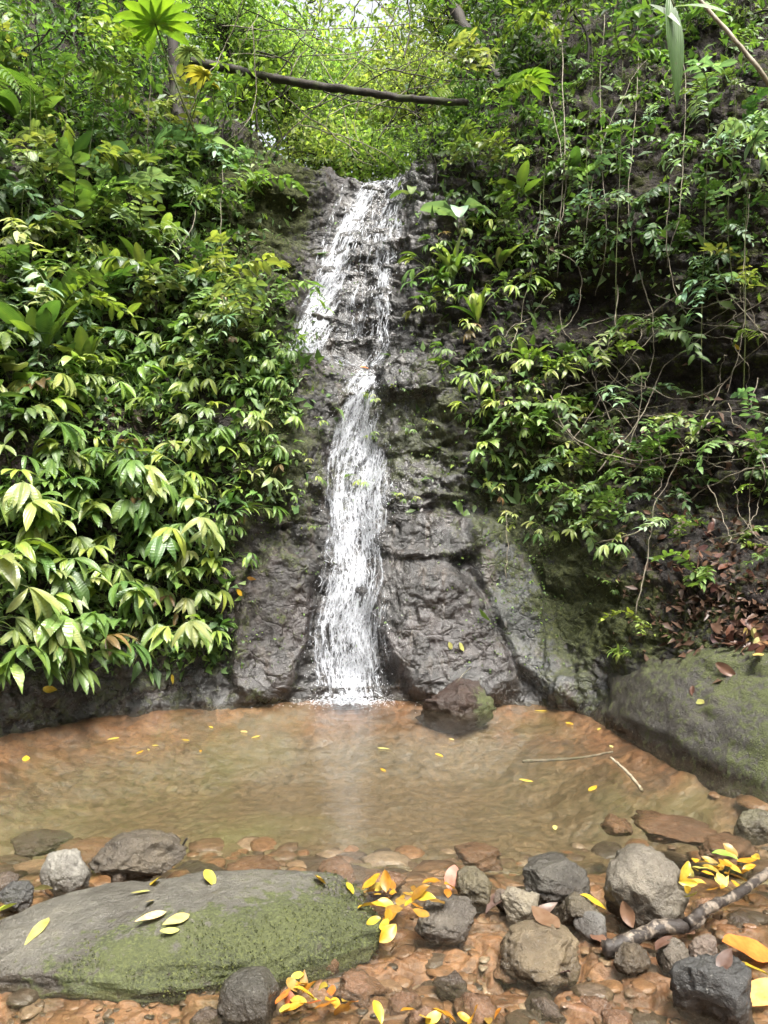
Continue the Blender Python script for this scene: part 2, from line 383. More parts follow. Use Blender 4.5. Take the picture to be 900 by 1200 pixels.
def mat_water():
    t = NT('water'); P = t.pos()
    mp = t.n('ShaderNodeMapping'); t.l(P, mp.inputs[0]); mp.inputs['Scale'].default_value = (1.0, 1.7, 1.0)
    a = t.noise(5, 4, 0.6, vec=mp.outputs[0], dist=0.6); b = t.noise(22, 3, 0.5, vec=mp.outputs[0], dist=0.8)
    h = t.math('ADD', a, t.math('MULTIPLY', b, 0.25))
    wp = t.n('ShaderNodeVectorMath', _operation='SUBTRACT'); t.l(P, wp.inputs[0]); wp.inputs[1].default_value = (-.29, 6.1, 0)
    ln = t.n('ShaderNodeVectorMath', _operation='LENGTH'); t.l(wp.outputs[0], ln.inputs[0])
    sn = t.math('SINE', t.math('ADD', t.math('MULTIPLY', ln.outputs['Value'], 42.0), t.math('MULTIPLY', a, 9.0)))
    h = t.math('ADD', h, t.math('MULTIPLY', sn, t.ramp(ln.outputs['Value'], [(0.1, 0.22), (1.0, 0.0)])))
    nr = t.bump(h, 0.11, 0.045)
    tr = t.n('ShaderNodeBsdfTransparent'); tr.inputs[0].default_value = (0.93, 0.91, 0.85, 1)
    df = t.n('ShaderNodeBsdfDiffuse'); df.inputs[0].default_value = (0.17, 0.15, 0.11, 1)
    m1 = t.n('ShaderNodeMixShader'); m1.inputs[0].default_value = 0.04
    t.l(tr.outputs[0], m1.inputs[1]); t.l(df.outputs[0], m1.inputs[2])
    gl = t.n('ShaderNodeBsdfGlossy', Roughness=0.06); t.l(nr, gl.inputs['Normal'])
    fr = t.n('ShaderNodeFresnel', IOR=1.38); t.l(nr, fr.inputs['Normal'])
    m2 = t.n('ShaderNodeMixShader'); t.l(t.math('MULTIPLY', fr.outputs[0], 1.25), m2.inputs[0])
    t.l(m1.outputs[0], m2.inputs[1]); t.l(gl.outputs[0], m2.inputs[2])
    return t.done(m2.outputs[0])

def mat_fall():
    t = NT('falling_water'); P = t.pos()
    fl = t.attr('flow'); al = t.attr('across')
    cx = t.n('ShaderNodeCombineXYZ'); t.l(t.math('MULTIPLY', al, 34.0), cx.inputs[0]); t.l(t.math('MULTIPLY', fl, 6.0), cx.inputs[1])
    n = t.noise(0.55, 3, 0.55, vec=cx.outputs[0], dist=0.5)
    c2 = t.n('ShaderNodeCombineXYZ'); t.l(t.math('MULTIPLY', al, 26.0), c2.inputs[0]); t.l(t.math('MULTIPLY', fl, 8.0), c2.inputs[1])
    wn = t.n('ShaderNodeTexNoise', Scale=0.9, Detail=3.0); t.l(c2.outputs[0], wn.inputs['Vector'])
    ws = t.n('ShaderNodeVectorMath', _operation='SCALE'); t.l(wn.outputs['Color'], ws.inputs[0]); ws.inputs['Scale'].default_value = 0.8
    wa = t.n('ShaderNodeVectorMath', _operation='ADD'); t.l(c2.outputs[0], wa.inputs[0]); t.l(ws.outputs[0], wa.inputs[1])
    vo = t.n('ShaderNodeTexVoronoi', Scale=1.0, _feature='DISTANCE_TO_EDGE'); t.l(wa.outputs[0], vo.inputs['Vector'])
    net = t.ramp(vo.outputs['Distance'], [(0.0, 1.0), (0.15, 0.0)])
    vo2 = t.n('ShaderNodeTexVoronoi', Scale=2.3, _feature='DISTANCE_TO_EDGE'); t.l(wa.outputs[0], vo2.inputs['Vector'])
    net2 = t.ramp(vo2.outputs['Distance'], [(0.0, 0.8), (0.17, 0.0)])
    net = t.math('MAXIMUM', net, net2)
    den = t.attr('dens')
    big = t.math('MULTIPLY', t.math('SUBTRACT', n, 0.5), 2.6)
    a = t.math('ADD', t.math('MULTIPLY', net, t.math('ADD', t.math('MULTIPLY', den, 0.95), big)), t.math('ADD', t.math('MULTIPLY', big, 0.55), t.math('SUBTRACT', t.math('MULTIPLY', den, 0.6), 0.38)))
    a = t.math('MULTIPLY', a, t.ramp(den, [(0.0, 0.0), (0.18, 1.0)]))
    a = t.math('MINIMUM', t.math('MAXIMUM', a, 0.0), 0.85)
    p = t.pbr((0.5, 0.52, 0.56), 0.25, 0.5, t.bump(net, 0.4, 0.01))
    tl = t.n('ShaderNodeBsdfTranslucent'); tl.inputs[0].default_value = (0.7, 0.72, 0.76, 1)
    mm = t.n('ShaderNodeMixShader'); mm.inputs[0].default_value = 0.3; t.l(p, mm.inputs[1]); t.l(tl.outputs[0], mm.inputs[2])
    tr = t.n('ShaderNodeBsdfTransparent')
    m = t.n('ShaderNodeMixShader'); t.l(a, m.inputs[0]); t.l(tr.outputs[0], m.inputs[1]); t.l(mm.outputs[0], m.inputs[2])
    return t.done(m.outputs[0])

def mat_strand():
    t = NT('white_water')
    p = t.pbr((0.6, 0.62, 0.66), 0.2, 0.6)
    tl = t.n('ShaderNodeBsdfTranslucent'); tl.inputs[0].default_value = (0.72, 0.74, 0.78, 1)
    mm = t.n('ShaderNodeMixShader'); mm.inputs[0].default_value = 0.35; t.l(p, mm.inputs[1]); t.l(tl.outputs[0], mm.inputs[2])
    return t.done(mm.outputs[0])

def mat_bark(name, a, b, scale=14, rough=0.8, stretch=(1, 1, 0.25)):
    t = NT(name)
    mp = t.n('ShaderNodeMapping'); t.l(t.pos(), mp.inputs[0]); mp.inputs['Scale'].default_value = stretch
    n = t.noise(scale, 6, 0.7, vec=mp.outputs[0]); n2 = t.noise(scale * 0.3, 3, vec=t.pos())
    c = t.mix(t.ramp(n, [(0.35, 0.0), (0.65, 1.0)]), a, b)
    c = t.mix(t.ramp(n2, [(0.52, 0.0), (0.68, 0.55)]), c, (0.05, 0.065, 0.02))
    return t.done(t.pbr(c, rough, 0.4, t.bump(n, 0.6, 0.01)))

def mat_dead():
    t = NT('fallen_leaf'); c = t.n('ShaderNodeObjectInfo').outputs['Color']
    n1 = t.noise(30, 4, 0.6, vec=t.pos()); n2 = t.noise(75, 4, vec=t.pos())
    c1 = t.mix(1.0, c, t.ramp(n1, [(0.3, (0.75, 0.6, 0.5)), (0.6, (1.1, 1.1, 1.1))]), 'MULTIPLY')
    c1 = t.mix(t.math('MULTIPLY', t.ramp(n2, [(0.62, 0.0), (0.72, 1.0)]), 0.6), c1, (0.1, 0.05, 0.02))
    p = t.pbr(c1, 0.42, 0.4)
    tl = t.n('ShaderNodeBsdfTranslucent'); t.l(c1, tl.inputs[0])
    mm = t.n('ShaderNodeMixShader'); mm.inputs[0].default_value = 0.2; t.l(p, mm.inputs[1]); t.l(tl.outputs[0], mm.inputs[2])
    return t.done(mm.outputs[0])

def mat_moss():
    t = NT('moss'); tint = t.attr('tint')
    c = t.ramp(tint, [(0, (0.014, 0.016, 0.007)), (0.6, (0.042, 0.047, 0.014)), (1, (0.1, 0.11, 0.03))])
    return t.done(t.pbr(c, 0.9, 0.2))

M_leaf = mat_leaf('leaf'); M_small = mat_leaf('small_leaf', 0.42, 0.3); M_back = mat_leaf('canopy_leaf', 0.5, 0.58)
M_cliff = mat_cliff(); M_stone = mat_stone(); M_mossy = mat_stone('mossy_stone', True); M_bed = mat_bed()
M_water = mat_water(); M_fall = mat_fall(); M_strand = mat_strand()
M_bark = mat_bark('bark', (0.010, 0.008, 0.006), (0.035, 0.028, 0.021))
M_pale = mat_bark('pale_bark', (0.12, 0.095, 0.06), (0.3, 0.26, 0.19), 20, 0.65)
M_vine = mat_bark('vine_bark', (0.06, 0.05, 0.038), (0.22, 0.19, 0.14), 30, 0.7)
M_stem = mat_bark('green_stem', (0.045, 0.06, 0.015), (0.09, 0.1, 0.03), 30, 0.5)
M_dead = mat_dead(); M_moss = mat_moss()

# ------------------------------------------------------------------ terrain: rock walls of the gully, plus an added rear bank blocking low sky
PLAN = np.array([  # u (pixel column of the waterline for 0..900), x, y, retreat direction x, y
    (-900, -.2, -6.6, 0, -1), (-700, -2.6, -5.6, -.7, -.7), (-500, -4.1, -2.5, -1, 0), (-300, -4.0, 1.5, -1, .15), (-120, -3.3, 3.9, -.8, .6),  # first points: unseen bank added behind the camera to block low sky light
    (0, -2.62, 5.2, -.5, .87), (130, -2.04, 5.78, -.3, .95), (250, -1.33, 6.04, -.15, .99), (350, -.68, 6.18, -.05, 1),
    (450, 0, 6.23, 0, 1), (560, .75, 6.2, .05, 1), (640, 1.3, 6.1, .15, .99), (690, 1.53, 5.75, .2, .98),
    (760, 1.76, 5.1, .35, .93), (830, 1.98, 4.62, .45, .9), (900, 2.24, 4.35, .6, .8), (1000, 2.75, 3.75, .8, .6),
    (1150, 3.6, 2.6, 1, .15), (1400, 3.9, 0, 1, 0), (1550, 4.0, -2.5, 1, 0), (1690, 2.6, -5.6, .7, -.7), (1800, .2, -6.6, 0, -1)], float)  # last points close that added light-blocking bank from the right
TAIL = [(20, 20), (40, 28)]
PROF = {
    -900: [(-.1, -.6), (0, 0), (.1, .4), (.4, 1.5), (.8, 2.5), (1.2, 3.5), (1.7, 4.4), (2.4, 5.4), (3.6, 6.8), (5.6, 9), (9, 13), (20, 22), (40, 30)],
    -120: [(-.1, -.6), (0, 0), (.1, .4), (.4, 1.5), (.8, 2.5), (1.2, 3.5), (1.7, 4.4), (2.4, 5.4), (3.6, 6.8), (5.6, 9), (9, 13), (20, 22), (40, 30)],
    0: [(-.1, -.6), (0, 0), (.08, .4), (.45, 1.5), (.9, 2.5), (1.35, 3.4), (1.9, 4.3), (2.6, 5.3), (3.6, 6.6), (5.5, 8.8), (9, 12.5), (20, 20), (40, 28)],
    150: [(-.1, -.6), (0, 0), (.1, .45), (.5, 1.5), (.9, 2.4), (1.35, 3.2), (1.8, 4.1), (2.5, 5.1), (3.5, 6.3), (5.4, 8.2), (9, 11.5), (20, 18), (40, 26)],
    250: [(-.1, -.6), (0, 0), (.15, .5), (.5, 1.5), (.75, 2.3), (1.15, 3.1), (1.55, 4.0), (2.1, 4.95), (3.2, 5.9), (5.2, 7.2), (9, 9), (20, 12), (40, 18)],
    330: [(-.1, -.6), (0, 0), (.15, .6), (.4, 1.4), (.7, 2.3), (1.1, 3.0), (1.55, 4.0), (2.0, 5.05), (2.8, 5.3), (5, 5.7), (9, 6.6), (20, 9), (40, 14)],
    415: [(-.1, -.6), (0, 0), (.2, .7), (.42, 1.5), (.62, 2.65), (1.1, 3.05), (1.5, 4.1), (2.0, 5.1), (2.8, 5.2), (5, 5.5), (9, 6.3), (20, 9), (40, 14)],
    470: [(-.1, -.6), (0, 0), (.2, .7), (.38, 1.5), (.58, 2.65), (1.0, 3.1), (1.45, 4.1), (1.95, 5.15), (2.8, 5.3), (5, 5.7), (9, 6.6), (20, 9), (40, 14)],
    530: [(-.1, -.6), (0, 0), (.15, .7), (.35, 1.5), (.55, 2.6), (.95, 3.2), (1.3, 4.1), (1.8, 5.2), (2.8, 5.9), (5, 6.8), (9, 9), (20, 14), (40, 22)],
    640: [(-.1, -.6), (0, 0), (.28, .6), (.65, 1.4), (.8, 2.4), (1.0, 3.2), (1.3, 4.2), (1.9, 5.3), (3, 6.8), (5, 9), (9, 12.5), (20, 20), (40, 28)],
    760: [(-.1, -.6), (0, 0), (.32, .5), (.65, .95), (1.2, 1.75), (1.65, 2.9), (1.9, 4.0), (2.5, 5.2), (3.6, 6.8), (5.2, 9.2), (9, 13), (20, 20), (40, 28)],
    900: [(-.1, -.6), (0, 0), (.28, .6), (.6, .92), (1.35, 1.4), (1.9, 2.6), (2.2, 3.7), (2.7, 5), (3.8, 6.6), (5.2, 9.2), (9, 13), (20, 20), (40, 28)],
    1150: [(-.1, -.6), (0, 0), (.1, .5), (.4, 1.5), (.8, 2.5), (1.2, 3.5), (1.7, 4.4), (2.4, 5.4), (3.6, 6.8), (5.6, 9), (9, 13), (20, 22), (40, 30)],
    1800: [(-.1, -.6), (0, 0), (.1, .5), (.4, 1.5), (.8, 2.5), (1.2, 3.5), (1.7, 4.4), (2.4, 5.4), (3.6, 6.8), (5.6, 9), (9, 13), (20, 22), (40, 30)],
}
def smooth1(A, axis, w, it=1):
    k = np.hanning(w + 2)[1:-1]; k /= k.sum()
    for _ in range(it):
        pad = [(0, 0)] * A.ndim; pad[axis] = (w // 2, w // 2)
        A = np.apply_along_axis(lambda v: np.convolve(v, k, 'valid'), axis, np.pad(A, pad, mode='edge'))
    return A

def build_terrain():
    u = np.concatenate([np.linspace(-900, -120, 34, endpoint=False), np.linspace(-120, 1000, 640, endpoint=False), np.linspace(1000, 1800, 36)])
    NC = len(u)
    kk = np.concatenate([np.linspace(0, 1, 10, endpoint=False)] + [np.linspace(i, i + 1, 60, endpoint=False) for i in range(1, 8)]
                        + [np.linspace(8, 9, 40, endpoint=False), np.linspace(9, 10, 24, endpoint=False), np.linspace(10, 11, 14, endpoint=False), np.linspace(11, 12, 8)])
    NR = len(kk)
    cols = sorted(PROF); A = np.array([PROF[c] for c in cols], float)       # (nc, 13, 2)
    At = np.stack([[np.interp(u, cols, A[:, k, j]) for k in range(13)] for j in range(2)], -1)   # (13, NC, 2)
    i = np.minimum(kk.astype(int), 11); f = (kk - i)[:, None, None]
    RZ = At[i] * (1 - f) + At[i + 1] * f                                     # (NR, NC, 2)
    RZ = smooth1(RZ, 0, 15); RZ = smooth1(RZ, 1, 17)
    B = np.stack([np.interp(u, PLAN[:, 0], PLAN[:, j]) for j in range(1, 5)], -1)
    B = smooth1(B, 0, 15)
    d = B[:, 2:4] / np.linalg.norm(B[:, 2:4], axis=1)[:, None]
    P = np.empty((NR, NC, 3))
    P[..., :2] = B[None, :, :2] + RZ[..., :1] * d[None]
    P[..., 2] = RZ[..., 1]
    gr = np.gradient(P, axis=0); gc = np.gradient(P, axis=1)
    N = np.cross(gc, gr); N /= np.linalg.norm(N, axis=2)[..., None] + 1e-9
    N *= np.sign((N[..., :2] * -d[None]).sum(-1) + N[..., 2] * 0.3)[..., None]
    X, Y, Z = P[..., 0], P[..., 1], P[..., 2]
    PX = 450 + FPX * X / np.maximum(Y, 0.5); PY = 600 - FPX * (Z - CAM_H) / np.maximum(Y, 0.5)
    near = sstep(12, 8, RZ[..., 0])
    redd = np.zeros_like(X); lump = np.zeros_like(X); slabm = np.zeros_like(X)
    # big lumps of bedrock either side of the fall: (px, py, half width, half height, amount, slant)
    for (cx, cy, rx, ry, a, sl) in [(500, 628, 72, 28, .18, .2), (515, 742, 78, 90, .26, .42), (608, 715, 34, 112, .22, .42), (322, 735, 44, 95, .24, -.2),
                                    (300, 470, 75, 110, .22, 0), (480, 440, 40, 26, .25, 0), (240, 690, 55, 80, .12, 0), (510, 520, 55, 70, .10, 0),
                                    (300, 330, 60, 70, .18, 0), (600, 500, 60, 60, .15, 0), (720, 640, 110, 60, .2, .0), (440, 350, 30, 14, .12, 0), (430, 290, 40, 10, .1, 0),
                                    (345, 215, 50, 22, .2, 0), (360, 600, 30, 40, .15, 0), (860, 520, 80, 60, .25, 0)]:
        qx = (PX - cx - sl * (PY - cy)) / rx; qy = (PY - cy) / ry
        q = (np.abs(qx) ** 3 + np.abs(qy) ** 3) ** (1 / 3) + 0.18 * fbm(P * 3.2, 3, int(cx))
        big = cx in (500, 515, 608, 322)
        lump += (0.6 if big else 0.5) * a * (sstep(1.12, 0.78, q) if big else sstep(1.1, 0.72, q)) * near
        if big: slabm = np.maximum(slabm, sstep(1.05, 0.85, q))
        if cx == 608: slab = sstep(1.05, 0.9, q)
        if cx in (515, 322): redd = np.maximum(redd, sstep(1.05, 0.85, q))
    calm = 1 - 0.6 * slabm
    dsp = 0.18 * fbm(P * 0.75, 3, 3) + 0.10 * fbm(P * 1.9, 4, 11)
    dsp += lump
    # broken, jointed rock: ridged creases and blocky steps
    dsp += 0.11 * calm * (ridged(P * np.array([1.5, 1.5, 1.1]), 3, 41) - 0.55) + 0.05 * slabm * (ridged(P * np.array([3.2, 3.2, .9]), 3, 43) - .5)
    s = Z * 4.6 + 0.35 * X + 1.1 * fbm(P * 0.7, 3, 77); fr = s - np.floor(s)
    strata = np.where(fr < 0.75, fr / 0.75, (1 - fr) / 0.25)
    stm = sstep(470, 560, PX) * sstep(640, 560, PY) + sstep(260, 330, PX) * sstep(560, 480, PX) * sstep(430, 380, PY) * 0.9
    dsp += 0.11 * np.clip(stm, 0, 1) * (strata - 0.5) * (0.5 + fbm(P * 1.2, 2, 5))
    s2 = Z * 15 + 1.6 * fbm(P * 1.4, 3, 78); fr2 = s2 - np.floor(s2)
    dsp += 0.028 * np.clip(stm, 0, 1) * (np.where(fr2 < 0.8, fr2 / 0.8, (1 - fr2) / 0.2) - 0.5)
    wq = P + 0.16 * np.stack([fbm(P * 1.7, 2, 301), fbm(P * 1.7, 2, 302), fbm(P * 1.7, 2, 303)], -1)
    w1, e1 = worley(wq * np.array([1.5, 1.5, 2.0]), 11); w2_, e2 = worley(wq * np.array([4.5, 4.5, 6.5]), 12, 0.8)
    bl = calm * (0.35 + 0.65 * sstep(-0.2, 0.3, fbm(P * 0.6, 2, 305)))
    dsp += bl * (0.06 * w1 - 0.03 * sstep(0.08, 0.0, e1) + 0.03 * w2_ - 0.014 * sstep(0.1, 0, e2))
    w3, e3 = worley(wq * 13, 13, 0.9); dsp += 0.014 * w3 * bl + 0.022 * (ridged(wq * np.array([7, 7, 2.6]), 3, 55) - .5)
    dsp += calm * (0.045 * fbm(P * 5.5, 4, 23)) + 0.03 * calm * (ridged(P * 6, 2, 51) - 0.5)
    dsp += 0.014 * fbm(P * 17, 3, 29)
    # channel of the fall, dark recess under the right bank
    xf_ = np.interp(PY, [150, 205, 300, 410, 440, 500, 620, 818], [455, 450, 420, 400, 425, 418, 410, 405])
    ch = np.exp(-((PX - xf_) / 46) ** 2)
    dsp -= 0.16 * ch * near * (Z > 0.1)
    dsp -= 0.35 * np.exp(-((PX - 690) / 85) ** 2 - ((PY - 345) / 42) ** 2) + 0.3 * np.exp(-((PX - 820) / 90) ** 2 - ((PY - 440) / 45) ** 2)
    dsp -= 0.25 * np.exp(-((PX - 155) / 50) ** 2 - ((PY - 395) / 40) ** 2)
    dsp *= 0.35 + 0.65 * near
    V = P + N * dsp[..., None]
    V[..., 2] = np.where(Z < -0.2, P[..., 2], V[..., 2])
    X, Y, Z = V[..., 0], V[..., 1], V[..., 2]
    PX = 450 + FPX * X / np.maximum(Y, 0.5); PY = 600 - FPX * (Z - CAM_H) / np.maximum(Y, 0.5)
    nz = 0.5 * fbm(V * 1.3, 3, 91)
    wet = np.exp(-((PX - xf_ - np.interp(PY, [400, 620], [15, 55])) / np.interp(PY, [200, 420, 600, 700], [65, 80, 120, 160])) ** 2) * sstep(170, 210, PY) + 0.75 * sstep(0.55, 0.1, Z)
    wet = np.clip(wet + 0.5 * nz * (wet > 0.1), 0, 1)
    soil = np.clip(sstep(480, 250, PY) * (1 - np.exp(-((PX - 420) / 130) ** 2)) + sstep(340, 250, PX) * sstep(790, 700, PY) * 0.9
                   + sstep(600, 700, PX) * sstep(640, 560, PY) * 0.5, 0, 1)
    moss = 0.32 + 0.25 * nz
    moss = moss + 0.45 * np.exp(-((PX - 620) / 70) ** 2 - ((PY - 600) / 130) ** 2) + 0.5 * np.exp(-((PX - 690) / 80) ** 2 - ((PY - 720) / 60) ** 2)
    moss = moss + 0.5 * np.exp(-((PX - 320) / 40) ** 2 - ((PY - 500) / 120) ** 2) + 0.35 * np.exp(-((PX - 490) / 50) ** 2 - ((PY - 510) / 60) ** 2)
    moss = moss + 0.5 * np.exp(-((PX - 320) / 60) ** 2 - ((PY - 230) / 60) ** 2) + 0.3 * np.exp(-((PX - 280) / 60) ** 2 - ((PY - 330) / 80) ** 2)
    moss = moss - 0.75 * np.exp(-((PX - 470) / 95) ** 2 - ((PY - 730) / 110) ** 2) - 0.7 * np.exp(-((PX - 430) / 55) ** 2 - ((PY - 320) / 110) ** 2)
    moss = moss - 0.3 * np.exp(-((PX - 612) / 35) ** 2 - ((PY - 730) / 110) ** 2)
    soil = np.where(Y < 1.5, 1.0, soil); moss = np.where(Y < 1.5, 0.4, moss); wet = np.where(Y < 1.5, 0, wet)
    me = mesh_np('terrain', V.reshape(-1, 3), [grid_faces(NR, NC)[:, ::-1]], {'wet': wet, 'moss': np.clip(moss, 0, 1), 'soil': soil, 'slab': slab, 'redd': redd})
    me.materials.append(M_cliff)
    o = ob('terrain', me); o['kind'] = 'structure'
    o['label'] = 'dark wet jointed rock walls of the gully round the pool'
    return o, V, grid_faces(NR, NC), NR, NC
terrain, TV, TF, TNR, TNC = build_terrain()
TN = np.empty((len(terrain.data.vertices), 3), np.float32); terrain.data.vertices.foreach_get('normal', TN.ravel())
TN = TN.reshape(-1, 3)
Tbvh = BVHTree.FromPolygons(TV.reshape(-1, 3).tolist(), TF.tolist())
BVHS = [Tbvh]
CAMP = Vector((0, 0, CAM_H))
def ray(px, py): return Vector(((px - 450) / FPX, 1, (600 - py) / FPX)).normalized()
def hit(px, py, bvhs=None):
    best = None
    dr = ray(px, py)
    for b in (bvhs or BVHS):
        p, n, i, dd = b.ray_cast(CAMP, dr)
        if p is not None and (best is None or dd < best[2]):
            if n.dot(dr) > 0: n = -n
            best = (p, n, dd)
    return best
def gp(px, py, z=0.0):
    Y = (CAM_H - z) * FPX / (py - 600); return ((px - 450) * Y / FPX, Y, z)
def topix(p): return 450 + FPX * p[0] / p[1], 600 - FPX * (p[2] - CAM_H) / p[1]

# ------------------------------------------------------------------ stream bed and water
def shore_dist(X, Y):
    """rough distance inside the pool from its far and side shore"""
    uu = np.linspace(-500, 1400, 240)
    bx = np.interp(uu, PLAN[:, 0], PLAN[:, 1]); by = np.interp(uu, PLAN[:, 0], PLAN[:, 2])
    m = (uu > 690) & (uu < 910)
    d = np.full(X.shape, 9.0)
    for x, y in zip(bx, by): d = np.minimum(d, np.hypot(X - x, Y - y))
    # the big boulder's shore on the right
    for x, y in zip(np.linspace(1.47, 2.14, 40), np.linspace(5.78, 4.31, 40)): d = np.minimum(d, np.hypot(X - x, Y - y))
    return d
def build_bed():
    xs = np.concatenate([np.linspace(-5.2, -2.6, 30, endpoint=False), np.linspace(-2.6, 2.6, 420, endpoint=False), np.linspace(2.6, 5.2, 30)]); ys = np.concatenate([np.linspace(-14, 1.8, 40, endpoint=False), np.linspace(1.8, 3.9, 330, endpoint=False), np.linspace(3.9, 7.2, 200)])
    X, Y = np.meshgrid(xs, ys)
    P = np.stack([X, Y, X * 0], -1)
    d = shore_dist(X, Y)
    z = -0.085 - 0.32 * sstep(0.0, 0.95, d) * sstep(3.1, 4.4, Y + 0.25 * fbm(P * 0.8, 2, 4))
    z += 0.05 * sstep(3.3, 2.6, Y)
    z += 0.065 * sstep(0.25, 0.0, d)
    z += (0.018 + 0.012 * sstep(4.2, 3.2, Y)) * fbm(P * 2.2, 3, 61) + 0.018 * fbm(P * 7, 4, 62)
    q = P * np.array([4.2, 5.2, 1]) + 0.8 * np.stack([fbm(P * 2, 2, 71), fbm(P * 2, 2, 72), X * 0], -1)
    z += 0.035 * np.maximum(0, perlin(q, 73)) * sstep(5.2, 3.2, Y)
    q2 = np.stack([X, Y, X * 0], -1) + 0.10 * np.stack([fbm(P * 3, 3, 171), fbm(P * 3, 3, 172), X * 0], -1)
    wa, ea = worley(np.stack([q2[..., 0] * 4.2, q2[..., 1] * 7.5, X * 0 + .5], -1), 21, 0.35)
    wb, eb = worley(np.stack([q2[..., 0] * 10, q2[..., 1] * 16, X * 0 + .5], -1), 22, 0.4)
    fade = sstep(4.9, 3.4, Y)
    z += fade * (0.036 * wa - 0.02 * sstep(0.12, 0, ea) + 0.015 * wb - 0.008 * sstep(0.12, 0, eb)) + (1 - fade) * 0.006 * wa
    # plates of flat brown rock with broken edges
    pl = fbm(P * np.array([1.6, 2.6, 1]), 4, 81); z += 0.03 * (np.floor(pl * 7) / 7) * sstep(4.2, 3.0, Y)
    me = mesh_np('stream_bed', np.stack([X, Y, z], -1).reshape(-1, 3), [grid_faces(*X.shape)])
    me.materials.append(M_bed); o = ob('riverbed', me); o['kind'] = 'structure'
    o['label'] = 'orange brown rocky bed of the pool and stream'
    return o
bed = build_bed()
xs = np.linspace(-5, 5, 60); ys = np.linspace(-14, 7.4, 120); X, Y = np.meshgrid(xs, ys)
wm = mesh_np('water', np.stack([X, Y, X * 0], -1).reshape(-1, 3), [grid_faces(*X.shape)]); wm.materials.append(M_water)
water = ob('water', wm); water['kind'] = 'structure'; water['label'] = 'shallow clear tan water of the pool and stream'

# ------------------------------------------------------------------ waterfall
def px_sheet(path, nu, nv, off, seed, lift=0.0):
    """path: (px, py, halfwidth) list along the flow -> sheet of points lying just proud of the rock, smoothed along the flow"""
    path = np.asarray(path, float); C = catmull(path, nv)
    S = np.empty((nv, nu, 3)); Nn = np.empty((nv, nu, 3))
    for a in range(nv):
        wob = 1 + 0.08 * math.sin(a * 0.11 + seed)
        for b in range(nu):
            t = (b / (nu - 1) * 2 - 1)
            h = None; yy = C[a, 1]
            while h is None or h[2] > 9.6:
                h = hit(C[a, 0] + t * C[a, 2] * wob, yy, [Tbvh]); yy += 3
            S[a, b] = h[0]
    S = smooth1(S, 0, 19 if nv > 100 else 9, 2); S = smooth1(S, 1, 5)
    # water leaves the rock a little where it overhangs: never move back out of the lowest running minimum by more than a slope
    for a in range(1, nv):
        S[a, :, 1] = np.minimum(S[a, :, 1], S[a - 1, :, 1] + 0.007)
    S[..., 1] -= off + lift
    return S
def sheet_mesh(name, S, dens, parent):
    nv, nu = S.shape[:2]
    L = np.concatenate([[0], np.cumsum(np.linalg.norm(np.diff(S.mean(1), axis=0), axis=1))])
    ac = np.concatenate([np.zeros((nv, 1)), np.cumsum(np.linalg.norm(np.diff(S, axis=1), axis=2), axis=1)], 1)
    t = np.linspace(-1, 1, nu)[None]
    D = dens * (1 - np.abs(t) ** 3) * np.ones((nv, 1))
    Vs = S + 0; Vs[..., 1] -= 0.01 * fbm(np.stack([ac * 18, L[:, None] * 5 + 0 * ac, 0 * ac], -1), 3, 8)
    me = mesh_np(name, Vs.reshape(-1, 3), [grid_faces(nv, nu)], {'flow': np.repeat(L, nu), 'across': ac, 'dens': D})
    me.materials.append(M_fall)
    return ob(name, me, parent)
def strands(mb, S, count, lmin, lmax, rmin, rmax, spread, wig):
    nv, nu = S.shape[:2]
    Lt = np.linalg.norm(np.diff(S.mean(1), axis=0), axis=1).sum(); wd = np.linalg.norm(S[:, -1] - S[:, 0], axis=1).mean()
    for _ in range(count):
        ln = rng.uniform(lmin, lmax) / Lt; v0 = rng.uniform(-0.01, 1 - ln * 0.6); u0 = np.clip(rng.normal(0.5, 0.23), 0.02, .98)
        n = 8; v = np.clip(np.linspace(v0, v0 + ln, n), 0, 1)
        # a slanting thread with one or two kinks: falling water breaks into a net of crossing threads
        sl = rng.normal(0, 0.30) * ln * Lt / wd; kn = np.interp(np.linspace(0, 1, n), np.sort(rng.random(4)), np.cumsum(rng.normal(0, wig / wd, 4)))
        uu = u0 + sl * np.linspace(-.5, .5, n) + kn
        if uu.min() < 0.03 or uu.max() > 0.97: continue
        a = v * (nv - 1); ai = np.minimum(a.astype(int), nv - 2); af = (a - ai)[:, None]
        b = uu * (nu - 1); bi = np.minimum(b.astype(int), nu - 2); bf = (b - bi)[:, None]
        P = (S[ai, bi] * (1 - af) + S[ai + 1, bi] * af) * (1 - bf) + (S[ai, bi + 1] * (1 - af) + S[ai + 1, bi + 1] * af) * bf
        P = P + np.stack([rng.normal(0, .0012, n), -rng.uniform(0, spread) * np.ones(n), np.zeros(n)], 1)
        r = rng.uniform(rmin, rmax) * np.sin(np.linspace(0.12, np.pi - 0.08, n)) * (0.6 + 0.8 * rng.random(n))
        V, F, _ = tube(P, r, 4, cap=False); mb.add(V, F)
OCT_V = np.array([(1, 0, 0), (-1, 0, 0), (0, 1, 0), (0, -1, 0), (0, 0, 1), (0, 0, -1)], float)
OCT_F = np.array([(0, 2, 4), (2, 1, 4), (1, 3, 4), (3, 0, 4), (2, 0, 5), (1, 2, 5), (3, 1, 5), (0, 3, 5)])
def drops(mb, S, count, rmin, rmax, spread, side=0.02):
    nv, nu = S.shape[:2]
    for _ in range(count):
        p = S[rng.integers(nv), int(np.clip(rng.normal(0.5, 0.3), 0, 0.999) * nu)] + np.array([rng.normal(0, side), -abs(rng.normal(0, spread)), rng.normal(0, .02)])
        r = rng.uniform(rmin, rmax); mb.add(OCT_V * np.array([r, r, r * rng.uniform(1, 3)]) + p, OCT_F)

